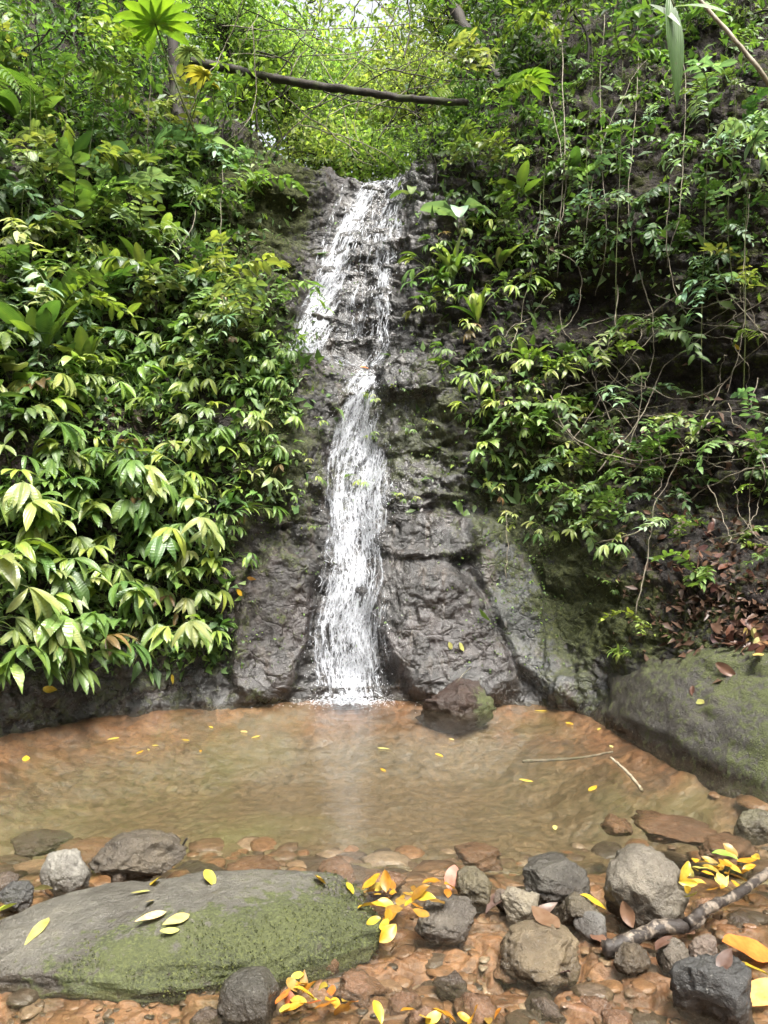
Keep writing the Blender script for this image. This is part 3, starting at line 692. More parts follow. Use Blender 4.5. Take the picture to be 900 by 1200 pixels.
fall = empty('waterfall', gp(410, 819)); tag(fall, 'white waterfall splashing down the dark rock in two steps into the pool', 'waterfall')
FL = Vector(fall.location)
def setp(o, p):
    o.parent = p; o.matrix_parent_inverse = Matrix.Translation(-Vector(p.location)); return o
S_low = px_sheet([(426, 436, 14), (422, 455, 22), (417, 500, 34), (420, 560, 42), (418, 610, 40), (413, 660, 41), (410, 720, 45), (409, 775, 48), (409, 821, 50)], 30, 150, 0.035, 1)
low = setp(sheet_mesh('lower_cascade', S_low, 0.85, None), fall)
S2 = S_low + np.array([0.006, -0.035, 0.02]); setp(sheet_mesh('lower_cascade', S2[:, 2:-2], 0.5, None), fall)
mb = MB(); strands(mb, S_low, 260, 0.02, 0.07, 0.0014, 0.0034, 0.05, 0.008); drops(mb, S_low, 1100, 0.0015, 0.0035, 0.05)
setp(ob('spray', mb.mesh('lower_spray', M_strand)), fall)
mu = MB()
for nm, path, dens, ns in [
    ('upper_cascade', [(452, 200, 14), (440, 208, 12), (420, 245, 17), (402, 285, 20), (388, 325, 22), (374, 365, 26), (362, 398, 24), (356, 416, 20)], 0.9, 620),
    ('thin_cascade', [(462, 203, 12), (458, 240, 16), (452, 280, 20), (449, 320, 17), (449, 360, 12), (448, 405, 9), (434, 432, 14)], 0.55, 260),
    ('veil', [(440, 235, 16), (434, 280, 24), (430, 320, 30), (424, 360, 34), (418, 400, 32)], 0.3, 130),
    ('trickle', [(405, 215, 4), (392, 250, 4), (380, 285, 5), (374, 320, 7), (366, 350, 6)], 0.5, 60),
    ('ledge_flow', [(385, 416, 34), (402, 424, 30), (420, 432, 18), (426, 440, 12)], 0.3, 60)]:
    S = px_sheet(path, 14, 80, 0.02, len(nm))
    setp(sheet_mesh(nm, S, dens, None), fall)
    strands(mu, S, int(ns * .28), 0.03, 0.13, 0.0018, 0.0045, 0.03, 0.008); drops(mu, S, ns // 2, 0.0015, 0.004, 0.04)
setp(ob('spray', mu.mesh('upper_spray', M_strand)), fall)
# foam where it lands
mf = MB(); c0 = np.array(gp(408, 820))
for _ in range(1500):
    rr = abs(rng.normal(0, .5)); a = rng.uniform(0, 6.28)
    p = c0 + np.array([rr * math.cos(a) * 0.5 + rng.normal(0, .04), rr * math.sin(a) * 0.2 - 0.08 + rng.normal(0, .02), 0.001 + 0.05 * rng.random() ** 3 * max(0, 1 - rr)])
    r = rng.uniform(0.002, 0.011) * max(.35, 1.1 - rr); mf.add(OCT_V * np.array([r * 1.5, r, r * 0.6]) + p, OCT_F)
fo = ob('foam', mf.mesh('foam', M_strand)); setp(fo, fall)

# ------------------------------------------------------------------ stones
def rock_mesh(name, dims, seed, cuts=9, sub=5, rough=0.05, m=None, lo=0.55, moss=None, rz=0.0, power=2.0):
    r_ = np.random.default_rng(seed)
    bm = bmesh.new(); bmesh.ops.create_icosphere(bm, subdivisions=sub, radius=1)
    V = np.array([v.co[:] for v in bm.verts]); F = np.array([[v.index for v in f.verts] for f in bm.faces]); bm.free()
    if power != 2.0: V = V / (np.abs(V) ** power).sum(1)[:, None] ** (1 / power)
    for _ in range(cuts):
        n = r_.normal(size=3); n[2] *= 0.7; n /= np.linalg.norm(n); dd = r_.uniform(lo, 0.92)
        e = V @ n - dd; V = V - np.where(e > 0, e * 0.92, 0)[:, None] * n
    D = V / np.linalg.norm(V, axis=1)[:, None]
    o3 = r_.uniform(0, 50, 3)
    w_a, e_a = worley(V * 1.9 + o3, seed, 0.7); w_b, e_b = worley(V * 5 + o3, seed + 1, 0.8)
    V = V + D * (rough * (1.1 * w_a + 0.4 * w_b) + rough * 0.5 * (ridged(V * 4 + o3, 3, seed) - .5))[:, None]
    V = V + D * (rough * 1.3 * fbm(V * 1.6 + o3, 3, seed) + rough * fbm(V * 5 + o3, 4, seed + 3) + 0.25 * rough * fbm(V * 16 + o3, 3, seed + 5))[:, None]
    V = V * np.array(dims) / 2
    V = V @ np.array(Matrix.Rotation(rz, 3, 'Z')).T
    at = {}
    if moss is not None: at['moss'] = moss(V, D)
    me = mesh_np(name, V, [F], at); me.materials.append(m or M_stone); return me
def add_bvh(o):
    bpy.context.view_layer.update()
    M = np.array(o.matrix_world); n = len(o.data.vertices); A = np.empty(n * 3, np.float32); o.data.vertices.foreach_get('co', A)
    A = A.reshape(-1, 3) @ M[:3, :3].T + M[:3, 3]
    b = BVHTree.FromPolygons(A.tolist(), [list(p.vertices) for p in o.data.polygons]); BVHS.append(b); return b

# mossy boulder lying along the near edge
def bm_moss(V, D):
    return np.clip(0.30 - 0.22 * sstep(0.6, 0.95, D[:, 2]) + 0.55 * sstep(0.2, -0.5, D[:, 1]) * sstep(-0.55, -0.1, V[:, 0]) - 0.3 * sstep(-0.1, -0.6, V[:, 0]) + 0.25 * sstep(0.0, 0.5, V[:, 0]), 0, 1)
bo = ob('mossy_boulder', rock_mesh('mossy_boulder', (1.5, 0.74, 0.38), 5, 7, 6, 0.045, M_mossy, 0.75, bm_moss, R(11), 2.5), None, (-0.76, 2.76, -0.07), (0, R(-2.0), 0), color=(0.08, 0.074, 0.062))
tag(bo, 'long low grey boulder with a mossy front at the near stream edge', 'boulder')
bo_b = add_bvh(bo)
# moss tufts on it
mb = MB(); n = 0
bmv = np.empty(len(bo.data.vertices) * 3, np.float32); bo.data.vertices.foreach_get('co', bmv); bmv = bmv.reshape(-1, 3)
bmn = np.empty(len(bo.data.vertices) * 3, np.float32); bo.data.vertices.foreach_get('normal', bmn); bmn = bmn.reshape(-1, 3)
mk = np.array([a.value for a in bo.data.attributes['moss'].data])
def tufts(mb, Vv, Nn, mk, count, hmin, hmax, thr, seed):
    r_ = np.random.default_rng(seed)
    sc_ = mk + 0.7 * fbm(Vv * 9, 3, seed) + 0.5 * fbm(Vv * 3, 2, seed + 9)
    idx = np.where(sc_ > thr)[0]
    if not len(idx): return
    for i in r_.choice(idx, count):
        p = Vv[i] + r_.normal(0, 0.006, 3); nn = Nn[i] + r_.normal(0, 0.55, 3); nn /= np.linalg.norm(nn)
        h = r_.uniform(hmin, hmax); sd_ = np.cross(nn, r_.normal(size=3)); sd_ /= np.linalg.norm(sd_) + 1e-9
        w = h * 0.42
        mb.add(np.stack([p - sd_ * w - nn * 0.002, p + sd_ * w - nn * 0.002, p + nn * h + sd_ * w * 0.2]), np.array([[0, 1, 2]]), r_.uniform(0, 1))
tufts(mb, bmv, bmn, mk, 16000, 0.003, 0.008, 0.74, 3)
mo = ob('moss', mb.mesh('boulder_moss', M_moss, False), bo)

def stone(name, px, py, wpx, hpx, label, colr, seed, dy=0.8, sink=0.35, cuts=9, rz=0.0, cat='stone', m=None, group='stones at the edge of the pool', rough=0.05, sub=5, moss=None, lo=0.55):
    """px: centre column, py: row of the front foot; wpx, hpx: size seen"""
    x, Y, _ = gp(px, py); k = Y / FPX
    w, h = wpx * k, hpx * k * (0.9 if hpx > 30 else 1.0)
    d = w * dy * (1 + .25 * ((seed * 37) % 10) / 10); cuts += 3; rough *= 1.35
    zt = h
    H = h / (1 - sink)
    o = ob(name, rock_mesh(name, (w * 0.95, d, H * 1.0), seed, cuts, sub, rough, m, lo, moss, rz), None, (x * (Y + d * 0.42) / Y, Y + d * 0.42, zt - H / 2), color=colr)
    tag(o, label, cat, group); add_bvh(o); return o
G = (0.07, 0.067, 0.06); DG = (0.035, 0.034, 0.033); BR = (0.075, 0.055, 0.04); PL = (0.16, 0.15, 0.13); OR = (0.19, 0.1, 0.055)
stone('stone', 160, 1038, 128, 50, 'dark grey elongated stone lying behind the mossy boulder', (0.062, 0.050, 0.036), 21, 0.6, 0.25, 10, R(6))
stone('stone', 76, 1045, 62, 42, 'pale angular stone beside the dark elongated stone', PL, 22, 0.8, 0.3, 11)
stone('stone', 22, 1068, 52, 26, 'small dark wet stone at the left end of the mossy boulder', DG, 23, 0.8, 0.3)
stone('stone', 6, 1046, 34, 22, 'small brown stone cut by the left edge of the photo', BR, 24, 0.8, 0.3)
stone('stone', 140, 1036, 20, 16, 'tiny round pebble in front of the dark elongated stone', BR, 25, 0.8, 0.3)
stone('stone', 298, 1196, 90, 44, 'smooth wet grey stone in front of the mossy boulder', (0.041, 0.037, 0.029), 26, 0.75, 0.35, 5, R(5), rough=0.03)
stone('stone', 556, 1064, 60, 38, 'greenish brown stone behind the yellow leaf pile', (0.084, 0.070, 0.042), 27, 0.8, 0.3)
stone('stone', 645, 1062, 98, 55, 'large dark grey stone with a creased side', (0.048, 0.043, 0.035), 28, 0.75, 0.3, 8, R(-12))
stone('stone', 609, 1082, 54, 40, 'light grey stone leaning against the large dark stone', (0.119, 0.102, 0.076), 29, 0.8, 0.25, 9)
stone('stone', 756, 1090, 104, 88, 'tall rounded grey stone, biggest of the loose stones', (0.114, 0.099, 0.078), 30, 0.85, 0.22, 6, lo=0.7)
stone('stone', 676, 1088, 64, 32, 'brown grey stone between the tall rounded stone and its neighbour', (0.071, 0.058, 0.038), 31, 0.8, 0.3)
stone('stone', 694, 1101, 46, 22, 'small bluish pebble below the tall rounded stone', (0.100, 0.095, 0.088), 32, 0.8, 0.35, 4, rough=0.02)
stone('stone', 524, 1103, 90, 36, 'flat wet grey slab beside the yellow leaf pile', (0.068, 0.058, 0.047), 33, 0.8, 0.3, 9)
stone('stone', 634, 1150, 104, 42, 'broad brown grey stone sitting low in the stream', (0.099, 0.075, 0.046), 34, 0.85, 0.4, 6, R(-10), lo=0.7)
stone('stone', 738, 1146, 52, 34, 'squarish brown stone under the broken branch', (0.054, 0.040, 0.025), 35, 0.8, 0.3, 11)
stone('stone', 788, 1140, 42, 34, 'grey stone tucked under the broken branch', (0.084, 0.070, 0.054), 36, 0.8, 0.3, 10)
stone('stone', 826, 1136, 44, 30, 'pinkish stone next to the orange leaf', (0.106, 0.079, 0.062), 37, 0.8, 0.3, 10)
stone('stone', 840, 1206, 122, 78, 'dark grey jagged stone at the bottom right corner', DG, 38, 0.7, 0.3, 11)
stone('stone', 884, 976, 60, 20, 'low mossy grey stone breaking the pool surface', (0.083, 0.075, 0.047), 39, 0.7, 0.5, 5)
stone('stone', 537, 838, 112, 40, 'reddish brown wet rock standing in the pool by the fall', (0.027, 0.014, 0.009), 40, 0.6, 0.46, 10, m=M_mossy,
      moss=lambda V, D: np.clip(0.1 + 0.65 * sstep(0.25, 0.75, D[:, 0]), 0, 1), cat='rock', rough=0.05)
stone('stone', 588, 1066, 26, 20, 'small wedge stone behind the light grey stone', BR, 43, 0.8, 0.3)
stone('stone', 640, 1112, 30, 14, 'small wet stone in the gap between larger stones', DG, 44, 0.8, 0.4)
for i, (px, py, w, h, c) in enumerate([(722, 955, 46, 9, OR), (292, 1006, 76, 14, OR), (105, 985, 90, 12, OR), (45, 975, 70, 10, BR), (170, 1000, 50, 10, OR), (500, 1188, 50, 14, (.22, .12, .07)),
                                       (530, 1145, 44, 9, BR), (560, 1180, 80, 10, OR), (700, 1175, 60, 9, OR), (395, 1010, 60, 9, OR), (450, 1030, 60, 8, OR), (850, 985, 90, 9, OR), (595, 1130, 40, 8, OR),
                                       (240, 1190, 40, 8, BR), (720, 1195, 60, 12, OR), (640, 1180, 50, 8, BR), (470, 1170, 50, 7, OR), (830, 1060, 46, 8, OR), (870, 1075, 50, 8, BR), (790, 960, 120, 8, OR), (560, 990, 70, 7, OR), (420, 1150, 70, 9, OR), (380, 1120, 40, 8, OR)]):
    x, Y, _ = gp(px, py); k = Y / FPX; ww = w * k
    o = ob('stone', rock_mesh('flat_stone', (ww, ww * 0.75, 0.09), 200 + i, 12, 4, 0.12, None, 0.6), None, (x, Y, -0.028 - 0.02 * (py < 1020)), (0, 0, rng.uniform(0, 3)), color=c)
    tag(o, 'flat orange brown stone lying just under the shallow water', 'stone', 'flat stones under the shallow water')

ico = [rock_mesh('pebble_%d' % i, (1, .8, .42), 400 + i, 10, 2, .1) for i in range(6)]
pv = []
for me_ in ico:
    A = np.empty(len(me_.vertices) * 3, np.float32); me_.vertices.foreach_get('co', A); B_ = np.array([p.vertices[:] for p in me_.polygons]); pv.append((A.reshape(-1, 3), B_))
    bpy.data.meshes.remove(me_)
mb = MB()
r9 = np.random.default_rng(99)
bdm = np.array([v.co[:] for v in bed.data.vertices])
bdt = BVHTree.FromPolygons(bdm.tolist(), [list(p.vertices) for p in bed.data.polygons])
for _ in range(1250):
    py = 1195 - 290 * r9.random() ** 1.3; px = r9.uniform(-20, 920)
    x, y, _z = gp(px, py); h = bdt.ray_cast(Vector((x, y, 2)), Vector((0, 0, -1)))
    if h[0] is None: continue
    sz = (r9.choice([.025, .04, .06, .1, .15], p=[.3, .3, .22, .13, .05]) if py > 1040 else r9.choice([.06, .1, .15, .22, .3], p=[.3, .3, .2, .12, .08])) * r9.uniform(.7, 1.3); A, F = pv[r9.integers(6)]
    an = r9.uniform(0, 6.28); hz = min(h[0].z, -.02); M = rotm(r9.normal(0, .12), r9.normal(0, .12), an) * sz
    mb.add(xf(A, M * np.array([[1, 1, 1], [1, 1, 1], [.55, .55, .55]]), (x, y, h[0].z - sz * .03)), F, r9.random())
def mat_pebble():
    t = NT('pebbles'); n2 = t.noise(28, 5, .65, vec=t.pos())
    c = t.ramp(t.attr('tint'), [(0, (.03, .026, .021)), (.3, (.075, .055, .038)), (.6, (.12, .068, .037)), (.85, (.15, .085, .045)), (1, (.17, .14, .105))])
    c = t.mix(1.0, c, t.ramp(n2, [(.3, (.55, .53, .5)), (.7, (1.4, 1.35, 1.3))]), 'MULTIPLY')
    return t.done(t.pbr(c, .3, .5, t.bump(n2, .6, .02)))
tag(ob('pebbles', mb.mesh('pebbles', mat_pebble())), 'flat brown pebbles and slate chips on the stream bed', 'pebbles', None, 'stuff')

# big mossy rock at the right shore
def rb_moss(V, D):
    return np.clip(0.34 + 0.5 * np.exp(-((V[:, 0] * 0.41 - V[:, 1] * 0.91 - 0.75) / 0.45) ** 2) + 0.35 * np.exp(-((V[:, 2] - .75) / .25) ** 2) + 0.1 * fbm(V * 2, 2, 4), 0, 1)
rb = ob('shore_boulder', rock_mesh('shore_boulder', (3.5, 2.0, 1.62), 12, 5, 6, 0.04, M_mossy, 0.78, rb_moss, math.atan2(-.91, .41), 2.1), None, (2.74, 5.0, -0.12), color=(0.032, 0.028, 0.024))
tag(rb, 'huge rounded dark rock with moss patches at the pool shore below leaf litter', 'boulder')
rb_b = add_bvh(rb)


# ------------------------------------------------------------------ leaves and plants
ORD = ['', 'first', 'second', 'third', 'fourth', 'fifth', 'sixth', 'seventh', 'eighth', 'ninth', 'tenth', 'eleventh', 'twelfth', 'thirteenth', 'fourteenth']
def rank_labels(items, where, per=9):
    pre = lambda k: 'row ' + str(k)
    """items: (object, px, py, look). Rows counted from the lowest upward, then from the left."""
    it = sorted(items, key=lambda q: -q[2])
    for r in range(0, len(it), per):
        row = sorted(it[r:r + per], key=lambda q: q[1])
        for j, q in enumerate(row):
            q[0]['label'] = f"{q[3]}, {ORD[j + 1]} from left, row {r // per + 1} up {where}"
def in_poly(x, y, poly):
    c = False; n = len(poly)
    for i in range(n):
        x1, y1 = poly[i]; x2, y2 = poly[i - 1]
        if (y1 > y) != (y2 > y) and x < (x2 - x1) * (y - y1) / (y2 - y1) + x1: c = not c
    return c
def scatter(poly, spacing, seed, limit=400):
    r_ = random.Random(seed); xs_ = [p[0] for p in poly]; ys_ = [p[1] for p in poly]; pts = []
    for _ in range(9000):
        x, y = r_.uniform(min(xs_), max(xs_)), r_.uniform(min(ys_), max(ys_))
        if in_poly(x, y, poly) and all((x - a) ** 2 + (y - b) ** 2 > spacing ** 2 for a, b in pts):
            pts.append((x, y))
            if len(pts) >= limit: break
    return pts
def out_yaw(n, bias=0.6):
    d = Vector((n.x, n.y, 0)) + Vector((0, -bias, 0))
    return math.atan2(d.y, d.x)
LIME = [(0.19, 0.26, 0.06), (0.15, 0.225, 0.055), (0.23, 0.285, 0.09), (0.11, 0.185, 0.05), (0.2, 0.24, 0.1)]
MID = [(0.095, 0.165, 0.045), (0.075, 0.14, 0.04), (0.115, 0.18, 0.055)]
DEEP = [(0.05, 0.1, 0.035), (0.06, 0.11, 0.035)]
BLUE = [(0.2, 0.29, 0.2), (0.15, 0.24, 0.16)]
def jit(c, a=0.18):
    k = 1 + random.uniform(-a, a); return (c[0] * k * (1 + random.uniform(-.1, .1)), c[1] * k, c[2] * k)

# A: fan-leaved plant, each leaf a hand of drooping leaflets on an arching stalk
def hand_mesh(i):
    r_ = random.Random(300 + i); mb = MB()
    pl = r_.uniform(0.16, 0.30)
    tip = np.array([pl * 0.8, 0, pl * 0.55])
    add_tube(mb, catmull([(0, 0, 0), (pl * 0.3, 0, pl * 0.38), tip], 7), np.linspace(0.004, 0.0025, 7), 4, tint=0.3)
    k = r_.choice([3, 4, 5, 5, 6, 7])
    for j in range(k):
        ya = (j / (k - 1) - 0.5) * 2 * R(r_.uniform(34, 62)) + R(r_.uniform(-8, 8))
        L = r_.uniform(0.17, 0.25) * (1 - 0.22 * abs(j / (k - 1) - 0.5) * 2)
        V, F = blade(L, L * r_.uniform(0.2, 0.3), r_.uniform(0.7, 1.5), r_.uniform(0.15, 0.5), 7, r_.choice(['lance', 'ellipse', 'obov']), r_.uniform(0.0, 0.35) - 0.3 * abs(ya), r_.uniform(-.5, .5), 0.06)
        mb.add(xf(V, rotm(r_.uniform(-.35, .35), 0, ya), tip), F, bt(V, r_.uniform(0.2, 0.75)))
    return mb.mesh('fan_leaf', M_leaf)
HANDS = [hand_mesh(i) for i in range(12)]
def hub_mesh():
    mb = MB(); add_tube(mb, [(-0.05, 0, -0.02), (0, 0, 0), (0.03, 0, 0.03)], [0.012, 0.011, 0.004], 6); return mb.mesh('stem', M_stem)
HUB = hub_mesh()
def fan_plant(px, py, size, pal, group, nleaf=None):
    h = hit(px, py)
    if h is None: return None
    p, n, dd = h
    o = empty('fan_leaved_plant', p, (0, 0, out_yaw(n)), size * (0.85 + 0.3 * random.random()))
    tag(o, None, 'plant', group); o['label'] = 'x'
    ob('stem', HUB, o)
    for j in range(nleaf or random.choice([5, 6, 7, 8])):
        l = ob('leaf', random.choice(HANDS), o, (0.01, 0, 0.01), (random.uniform(-.25, .25), random.uniform(-0.5, 0.75), random.uniform(-1.35, 1.35)), random.uniform(0.65, 1.25), jit((.15, .1, .05) if random.random() < .025 else random.choice(MID) if random.random() < .22 else random.choice(pal)))
    return o
items = []
left_poly = [(-15, 400), (60, 470), (110, 400), (200, 400), (255, 350), (335, 400), (352, 450), (335, 560), (285, 650), (258, 760), (215, 745), (120, 770), (60, 800), (-15, 808)]
for px, py in scatter(left_poly, 33, 3, 120):
    if (px - 150) ** 2 / 2500 + (py - 505) ** 2 / 900 < 1 or (px > 215 and 690 < py < 745): continue
    sz = np.interp(py, [380, 560, 800], [0.78, 1.08, 1.22]) * np.interp(px, [0, 200, 340], [1.12, 1.0, 0.7])
    lime = random.random() < 0.75
    o = fan_plant(px, py, sz, LIME if lime else MID + LIME[:1], 'fan-leaved plants on the left bank')
    if o: items.append((o, px, py, ('lime' if lime else 'green') + ' drooping fan-leaved plant'))
rank_labels(items, 'the left bank', 9)
items = []
right_poly = [(500, 300), (575, 230), (615, 300), (600, 400), (650, 430), (660, 520), (690, 560), (665, 640), (600, 640), (560, 560), (530, 470), (520, 400), (490, 370)]
for px, py in scatter(right_poly, 31, 4, 60) + [(505, 350), (500, 320), (715, 690), (740, 770), (718, 640)]:
    sz = 0.66 if py < 680 else 0.36
    lime = random.random() < 0.85
    o = fan_plant(px, py, sz * random.uniform(0.8, 1.15), LIME if lime else MID, 'fan-leaved plants on the right bank', random.choice([4, 5, 6]))
    if o: items.append((o, px, py, ('lime' if lime else 'green') + ' small fan-leaved plant'))
rank_labels(items, 'the right bank', 9)
items = []
for px, py in [(352, 540), (348, 582), (362, 622), (372, 500), (436, 512), (440, 470), (500, 535), (478, 508), (488, 586), (470, 584), (425, 566), (365, 565), (395, 180), (466, 462), (505, 500)]:
    o = fan_plant(px, py, 0.3, LIME, 'tiny plants rooted in the wet rock', 4)
    if o: items.append((o, px, py, 'tiny lime plant on bare wet rock'))
rank_labels(items, 'beside the fall', 8)

# B: leafy spray, a thin arching stem with leaves either side
def spray_meshes(i):
    r_ = random.Random(500 + i); a, b = MB(), MB()
    L = r_.uniform(0.35, 0.6); up = r_.uniform(0.1, 0.5)
    P = catmull([(0, 0, 0), (L * .4, r_.uniform(-.06, .06), L * .35 * up * 2), (L * .8, r_.uniform(-.1, .1), L * up * .6), (L * 1.05, r_.uniform(-.1, .1), L * (up * .6 - 0.3))], 22)
    add_tube(b, P, np.linspace(0.004, 0.0015, 22), 4)
    for j in range(3, 22):
        for sd_ in ((-1, 1) if j % 2 else (r_.choice((-1, 1)),)):
            l = r_.uniform(0.07, 0.125)
            V, F = blade(l, l * r_.uniform(0.34, 0.46), r_.uniform(0.3, 1.1), 0.25, 5, r_.choice(['lance', 'ellipse']), r_.uniform(-.2, .4), r_.uniform(-.4, .4))
            T = P[min(j + 1, 21)] - P[j - 1]; yw = math.atan2(T[1], T[0])
            a.add(xf(V, rotm(r_.uniform(-.4, .4), r_.uniform(-.1, .5), yw + sd_ * R(r_.uniform(35, 85))), P[j]), F, bt(V, r_.uniform(0.15, 0.85)))
    return a.mesh('spray_leaves', M_small), b.mesh('spray_stem', M_stem)
SPR = [spray_meshes(i) for i in range(8)]
def spray(px, py, size, pal, group, nm='leafy_plant', ns=3, up=0.0, off=0.0):
    if 325 < px < 480 and py < 425: return None
    h = hit(px, py)
    if h is None: return None
    p, n, dd = h
    o = empty(nm, p + n * off, (0, 0, out_yaw(n)), size); tag(o, 'x', 'plant', group)
    c = jit(random.choice(pal))
    for j in range(ns):
        f, st = random.choice(SPR); rt = (random.uniform(-.5, .5), random.uniform(-0.9, 0.6) - up, random.uniform(-1.3, 1.3))
        q = ob('stem', st, o, (0, 0, 0), rt, random.uniform(.7, 1.15)); ob('foliage', f, q, color=jit(c))
    return o
items = []
rp = [(560, 60), (900, 90), (905, 560), (860, 560), (800, 520), (760, 640), (700, 640), (640, 600), (620, 500), (640, 420), (580, 260), (500, 190)]
for px, py in scatter(rp, 36, 8, 140):
    if 640 < px < 760 and 325 < py < 420 and random.random() < 0.7: continue
    if 740 < px < 900 and 390 < py < 480 and random.random() < 0.7: continue
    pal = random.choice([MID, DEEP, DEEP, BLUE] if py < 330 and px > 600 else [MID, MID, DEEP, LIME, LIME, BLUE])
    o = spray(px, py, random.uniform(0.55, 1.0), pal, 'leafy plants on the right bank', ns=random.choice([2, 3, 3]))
    if o: items.append((o, px, py, {id(MID): 'mid green', id(DEEP): 'dark green', id(LIME): 'lime', id(BLUE): 'bluish'}[id(pal)] + ' small-leaved plant'))
for px, py in [(812, 690), (880, 560), (895, 590), (795, 640), (770, 570), (720, 540), (760, 745), (690, 560), (890, 660), (860, 640), (735, 610), (640, 445)]:
    o = spray(px, py, random.uniform(0.5, 0.75), MID + LIME[:2], 'leafy plants on the right bank', ns=3, up=.2)
    if o: items.append((o, px, py, 'fresh green small-leaved plant'))
rank_labels(items, 'the right bank', 10)
items = []
lp = [(-10, 100), (120, 120), (280, 190), (300, 260), (315, 300), (318, 400), (240, 390), (100, 400), (-10, 390)]
for px, py in scatter(lp, 36, 9, 90):
    if px > 225 and py < 330 and random.random() < .6: continue
    pal = random.choice([MID, MID, DEEP, LIME, LIME, BLUE])
    o = spray(px, py, random.uniform(0.95, 1.6), pal, 'leafy plants on the left bank', ns=3)
    if o: items.append((o, px, py, {id(MID): 'mid green', id(DEEP): 'dark green', id(LIME): 'lime', id(BLUE): 'bluish'}[id(pal)] + ' small-leaved plant'))
rank_labels(items, 'the left bank', 9)

# C: big single leaves on long stalks
def bigleaf_mesh(i, shape, L, W, pl, droop, lift):
    mb = MB(); tip = np.array([pl * 0.55, 0, pl * 0.8])
    add_tube(mb, catmull([(0, 0, 0), (pl * 0.2, 0, pl * 0.5), tip], 9), np.linspace(0.008, 0.004, 9), 5, tint=0.35)
    V, F = blade(L, W, droop, 0.22, 12, shape, lift, 0.15, 0.07); mb.add(xf(V, rotm(0, 0, 0), tip), F, bt(V, 0.45))
    return mb.mesh('big_leaf', M_leaf)
HEART = [bigleaf_mesh(i, 'heart', 0.36, 0.30, p, d, l) for i, (p, d, l) in enumerate([(0.35, 0.7, 0.1), (0.5, 0.9, 0.0), (0.25, 0.5, 0.3), (0.42, 1.1, -0.2)])]
PADDLE = [bigleaf_mesh(i, 'ellipse', 0.48, 0.17, p, d, l) for i, (p, d, l) in enumerate([(0.1, 0.7, 1.1), (0.2, 0.9, 1.0), (0.15, 1.3, 0.9), (0.12, 0.5, 1.3), (0.2, 1.6, 0.8)])]
STRAP = [bigleaf_mesh(i, 'lance', 0.55, 0.10, p, d, l) for i, (p, d, l) in enumerate([(0.04, 0.9, 1.2), (0.05, 1.4, 1.1), (0.03, 0.6, 1.4), (0.05, 1.9, 1.0)])]
def big_plant(px, py, kind, n, size, pal, label, name, spread=1.5, lift=0.0):
    h = hit(px, py)
    if h is None: return
    p, nn, dd = h
    o = empty(name, p, (0, 0, out_yaw(nn)), size); tag(o, label, 'plant', 'large-leaved plants on the banks')
    ob('stem', HUB, o)
    for j in range(n):
        ob('leaf', random.choice(kind), o, (0, 0, 0), (random.uniform(-.2, .2), random.uniform(-.3, .3) - lift, (j / max(1, n - 1) - .5) * 2 * spread + random.uniform(-.2, .2)), random.uniform(.75, 1.1), jit(random.choice(pal)))
    return o
big_plant(175, 238, HEART, 5, 1.0, BLUE, 'pale bluish heart-leaved plant in front of the dark hollow at upper left', 'heart_leaved_plant')
big_plant(232, 188, HEART, 4, 0.85, BLUE, 'bluish heart-leaved plant below the leaning saplings left of the fallen trunk', 'heart_leaved_plant')
big_plant(535, 275, HEART, 5, 0.7, BLUE, 'bluish heart-leaved plant right of the top of the waterfall', 'heart_leaved_plant')
big_plant(110, 260, HEART, 4, 0.7, MID, 'mid green heart-leaved plant above the ribbed paddle leaves', 'heart_leaved_plant')
big_plant(45, 420, PADDLE, 8, 0.95, MID + LIME[:1], 'rosette of broad ribbed paddle leaves at the left edge', 'paddle_leaved_plant')
big_plant(130, 335, PADDLE, 7, 0.7, LIME, 'bright lime rosette of paddle leaves in the middle of the left bank', 'paddle_leaved_plant')
big_plant(20, 245, PADDLE, 6, 0.75, MID, 'green paddle-leaved plant under the palm frond', 'paddle_leaved_plant')
big_plant(80, 205, PADDLE, 7, 0.85, DEEP + LIME[:1], 'dark upright paddle-leaved plant with one lime shoot, upper left', 'paddle_leaved_plant')
big_plant(165, 330, PADDLE, 7, 0.65, LIME, 'lime paddle-leaved plant under the bluish heart-leaved plant', 'paddle_leaved_plant')
big_plant(235, 330, STRAP, 7, 0.6, LIME, 'slim lime rosette on the mossy ledge left of the fall', 'strap_leaved_plant')
big_plant(140, 258, STRAP, 5, 0.7, LIME, 'arching strap-leaved plant over the leafy slope at left', 'strap_leaved_plant')
big_plant(605, 240, PADDLE, 5, 0.6, LIME, 'lime paddle-leaved plant under the hanging sprays at right', 'paddle_leaved_plant')
big_plant(530, 330, STRAP, 9, 0.75, LIME, 'fountain of lime strap leaves just right of the upper fall', 'strap_leaved_plant')
big_plant(620, 430, PADDLE, 7, 0.5, LIME, 'lime rosette on the ledge right of the fall', 'paddle_leaved_plant')
big_plant(675, 215, PADDLE, 4, 0.55, MID, 'lone green plant with one pale oval leaf on the dark right slope', 'paddle_leaved_plant')
big_plant(292, 232, PADDLE, 3, 0.4, LIME, 'single lime sprout standing on the mossy ledge beside the trickle', 'paddle_leaved_plant', 0.6)
big_plant(480, 235, HEART, 4, 0.35, LIME, 'small lime heart-leaved creeper by the lip of the fall', 'heart_leaved_plant')
big_plant(725, 770, STRAP, 6, 0.3, LIME, 'small lime star-shaped plant on the mossy rock at the right shore', 'strap_leaved_plant')

